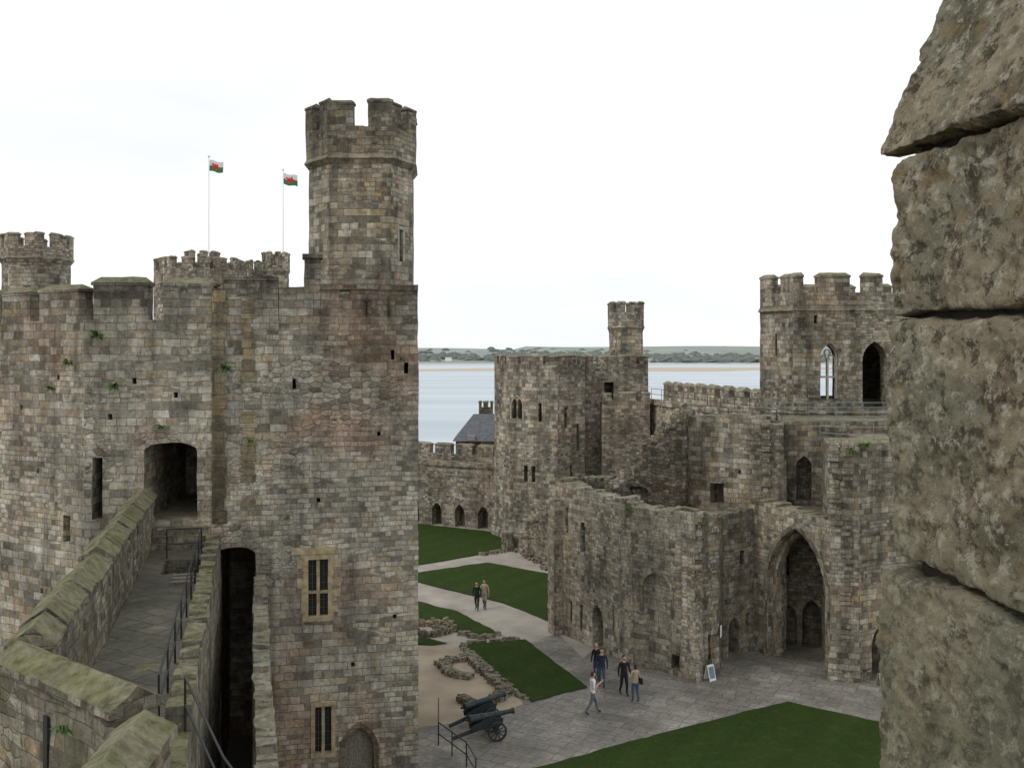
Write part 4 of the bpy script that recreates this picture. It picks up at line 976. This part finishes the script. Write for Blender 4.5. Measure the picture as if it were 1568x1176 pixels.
def fgblock(mb,s0,s1,t0,t1,z0,z1,r=.03,slant=0,seed=0,ds=.004,amp=.007,tilt0=0,tilt1=0,wob=.012):
    ns=max(2,int((s1-s0)/ds));nz=max(2,int((z1-z0)/ds));nt=max(2,int((t1-t0)/.025))
    idx={};vs=[];fs=[]
    def vert(i,k,j):
        key=(i,k,j)
        if key in idx:return idx[key]
        p=Vector((s0+(s1-s0)*i/ns,t0+(t1-t0)*k/nt,z0+(z1-z0)*j/nz))
        rr=r*(1+.8*noise.noise(Vector((p.x*7,p.y*7+seed,p.z*7))))
        q=Vector((min(max(p.x,s0+rr),s1-rr),min(max(p.y,t0+rr),t1-rr),min(max(p.z,z0+rr),z1-rr)))
        n=(p-q); n=n.normalized() if n.length>1e-9 else Vector((0,-1,0))
        p=q+n*rr
        w=p*1.0+Vector((seed*3.1,seed,0))
        d=amp*noise.fractal(w*10,.9,2.1,5)+.7*amp*noise.fractal(w*38,.8,2.2,5)-max(0,noise.noise(w*15)-.15)*amp*2.2-max(0,noise.noise(w*42)-.25)*amp*2.2+wob*noise.noise(w*3.4)
        p=p+n*d
        f=(p.x-s0)/(s1-s0);g=(p.z-z0)/(z1-z0)
        p.z+= (tilt0*(1-g)+tilt1*g)*f+ .008*noise.noise(Vector((p.x*6,seed,1)))
        p.y+=slant*(p.z-z0)
        xy=FO+FD*p.x+FN*p.y
        vs.append((xy.x,xy.y,p.z));idx[key]=len(vs)-1;return idx[key]
    for i in range(ns):
        for j in range(nz):
            fs.append((vert(i,0,j),vert(i+1,0,j),vert(i+1,0,j+1),vert(i,0,j+1)));fs.append((vert(i,nt,j),vert(i,nt,j+1),vert(i+1,nt,j+1),vert(i+1,nt,j)))
    for k in range(nt):
        for j in range(nz):
            fs.append((vert(0,k,j),vert(0,k,j+1),vert(0,k+1,j+1),vert(0,k+1,j)));fs.append((vert(ns,k,j),vert(ns,k+1,j),vert(ns,k+1,j+1),vert(ns,k,j+1)))
        for i in range(ns):
            fs.append((vert(i,k,0),vert(i,k+1,0),vert(i+1,k+1,0),vert(i+1,k,0)));fs.append((vert(i,k,nz),vert(i+1,k,nz),vert(i+1,k+1,nz),vert(i,k+1,nz)))
    mb.add(vs,fs)
mb=MB()
fgblock(mb,-.02,.62,-.035,.5,15.872,16.5,.018,slant=.42,seed=1,tilt0=.015,wob=.02)
fgblock(mb,.0,.62,-.004,.5,15.570,15.862,.014,seed=2,tilt1=.02)
fgblock(mb,-.005,.62,-.008,.5,15.108,15.558,.016,seed=3,tilt0=-.03)
fgblock(mb,-.02,.62,-.030,.5,14.5,15.095,.018,seed=4,tilt1=-.03)
fgblock(mb,-.02,.62,-.03,.5,14.0,14.488,.02,seed=5,ds=.02)
for z0,z1,sl in((15.885,16.5,.38),(15.565,15.868,0),(15.095,15.548,0),(14.5,15.08,0),(14.0,14.485,0)):
    fgblock(mb,.63,1.4,0,.5,z0,z1,.03,slant=sl,seed=z0,ds=.03)
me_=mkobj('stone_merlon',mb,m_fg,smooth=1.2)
q=MB()
def FT(s,t_): p=FO+FD*s+FN*t_; return (p.x,p.y)
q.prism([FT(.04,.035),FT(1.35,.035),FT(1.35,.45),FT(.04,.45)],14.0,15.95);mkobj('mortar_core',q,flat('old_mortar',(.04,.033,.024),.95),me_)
mb=MB();mb.prism([FT(-.05,-.1),FT(2.2,-.9),FT(2.6,.6),FT(-.05,.6)],-1,13.95);mkobj('viewpoint_tower',mb,m_mid)

# ------------------------------------------------------------------ camera, world, sun
cam=bpy.data.cameras.new('camera');co=bpy.data.objects.new('camera',cam);COL.objects.link(co)
cam.sensor_width=36;cam.lens=36*1500/1568;cam.shift_y=-50/1568;cam.clip_start=.05;cam.clip_end=20000
co.location=(0,0,EYE);co.rotation_euler=(math.radians(90),0,0);S.camera=co
w=bpy.data.worlds.new('World');S.world=w;w.use_nodes=True;nt=w.node_tree;nt.nodes.clear()
out=nt.nodes.new('ShaderNodeOutputWorld');sky=nt.nodes.new('ShaderNodeTexSky');sky.sky_type='NISHITA';sky.sun_disc=False
sky.sun_elevation=math.radians(48);sky.sun_rotation=math.radians(245)
b1=nt.nodes.new('ShaderNodeBackground');b1.inputs[1].default_value=.1;nt.links.new(sky.outputs[0],b1.inputs[0])
tc=nt.nodes.new('ShaderNodeTexCoord');mp=nt.nodes.new('ShaderNodeMapping');mp.inputs['Scale'].default_value=(1,1,4);nt.links.new(tc.outputs['Generated'],mp.inputs[0])
no=nt.nodes.new('ShaderNodeTexNoise');no.inputs['Scale'].default_value=2.2;no.inputs['Detail'].default_value=5;nt.links.new(mp.outputs[0],no.inputs[0])
rp=nt.nodes.new('ShaderNodeValToRGB');rp.color_ramp.elements[0].position=.3;rp.color_ramp.elements[0].color=(.84,.87,.90,1);rp.color_ramp.elements[1].position=.55;rp.color_ramp.elements[1].color=(.98,.99,1.0,1);nt.links.new(no.outputs[0],rp.inputs[0])
b2=nt.nodes.new('ShaderNodeBackground');b2.inputs[1].default_value=1.16;nt.links.new(rp.outputs[0],b2.inputs[0])
mx=nt.nodes.new('ShaderNodeMixShader');mx.inputs[0].default_value=.9;nt.links.new(b1.outputs[0],mx.inputs[1]);nt.links.new(b2.outputs[0],mx.inputs[2]);nt.links.new(mx.outputs[0],out.inputs[0])
sl=bpy.data.lights.new('sun','SUN');sl.energy=1.0;sl.angle=math.radians(14);sl.color=(1,.97,.92);so=bpy.data.objects.new('sun',sl);COL.objects.link(so)
so.rotation_euler=(math.radians(42),0,math.radians(-65));so.location=(-20,-20,60)
S.view_settings.view_transform='Standard';S.view_settings.look='None';S.view_settings.exposure=0
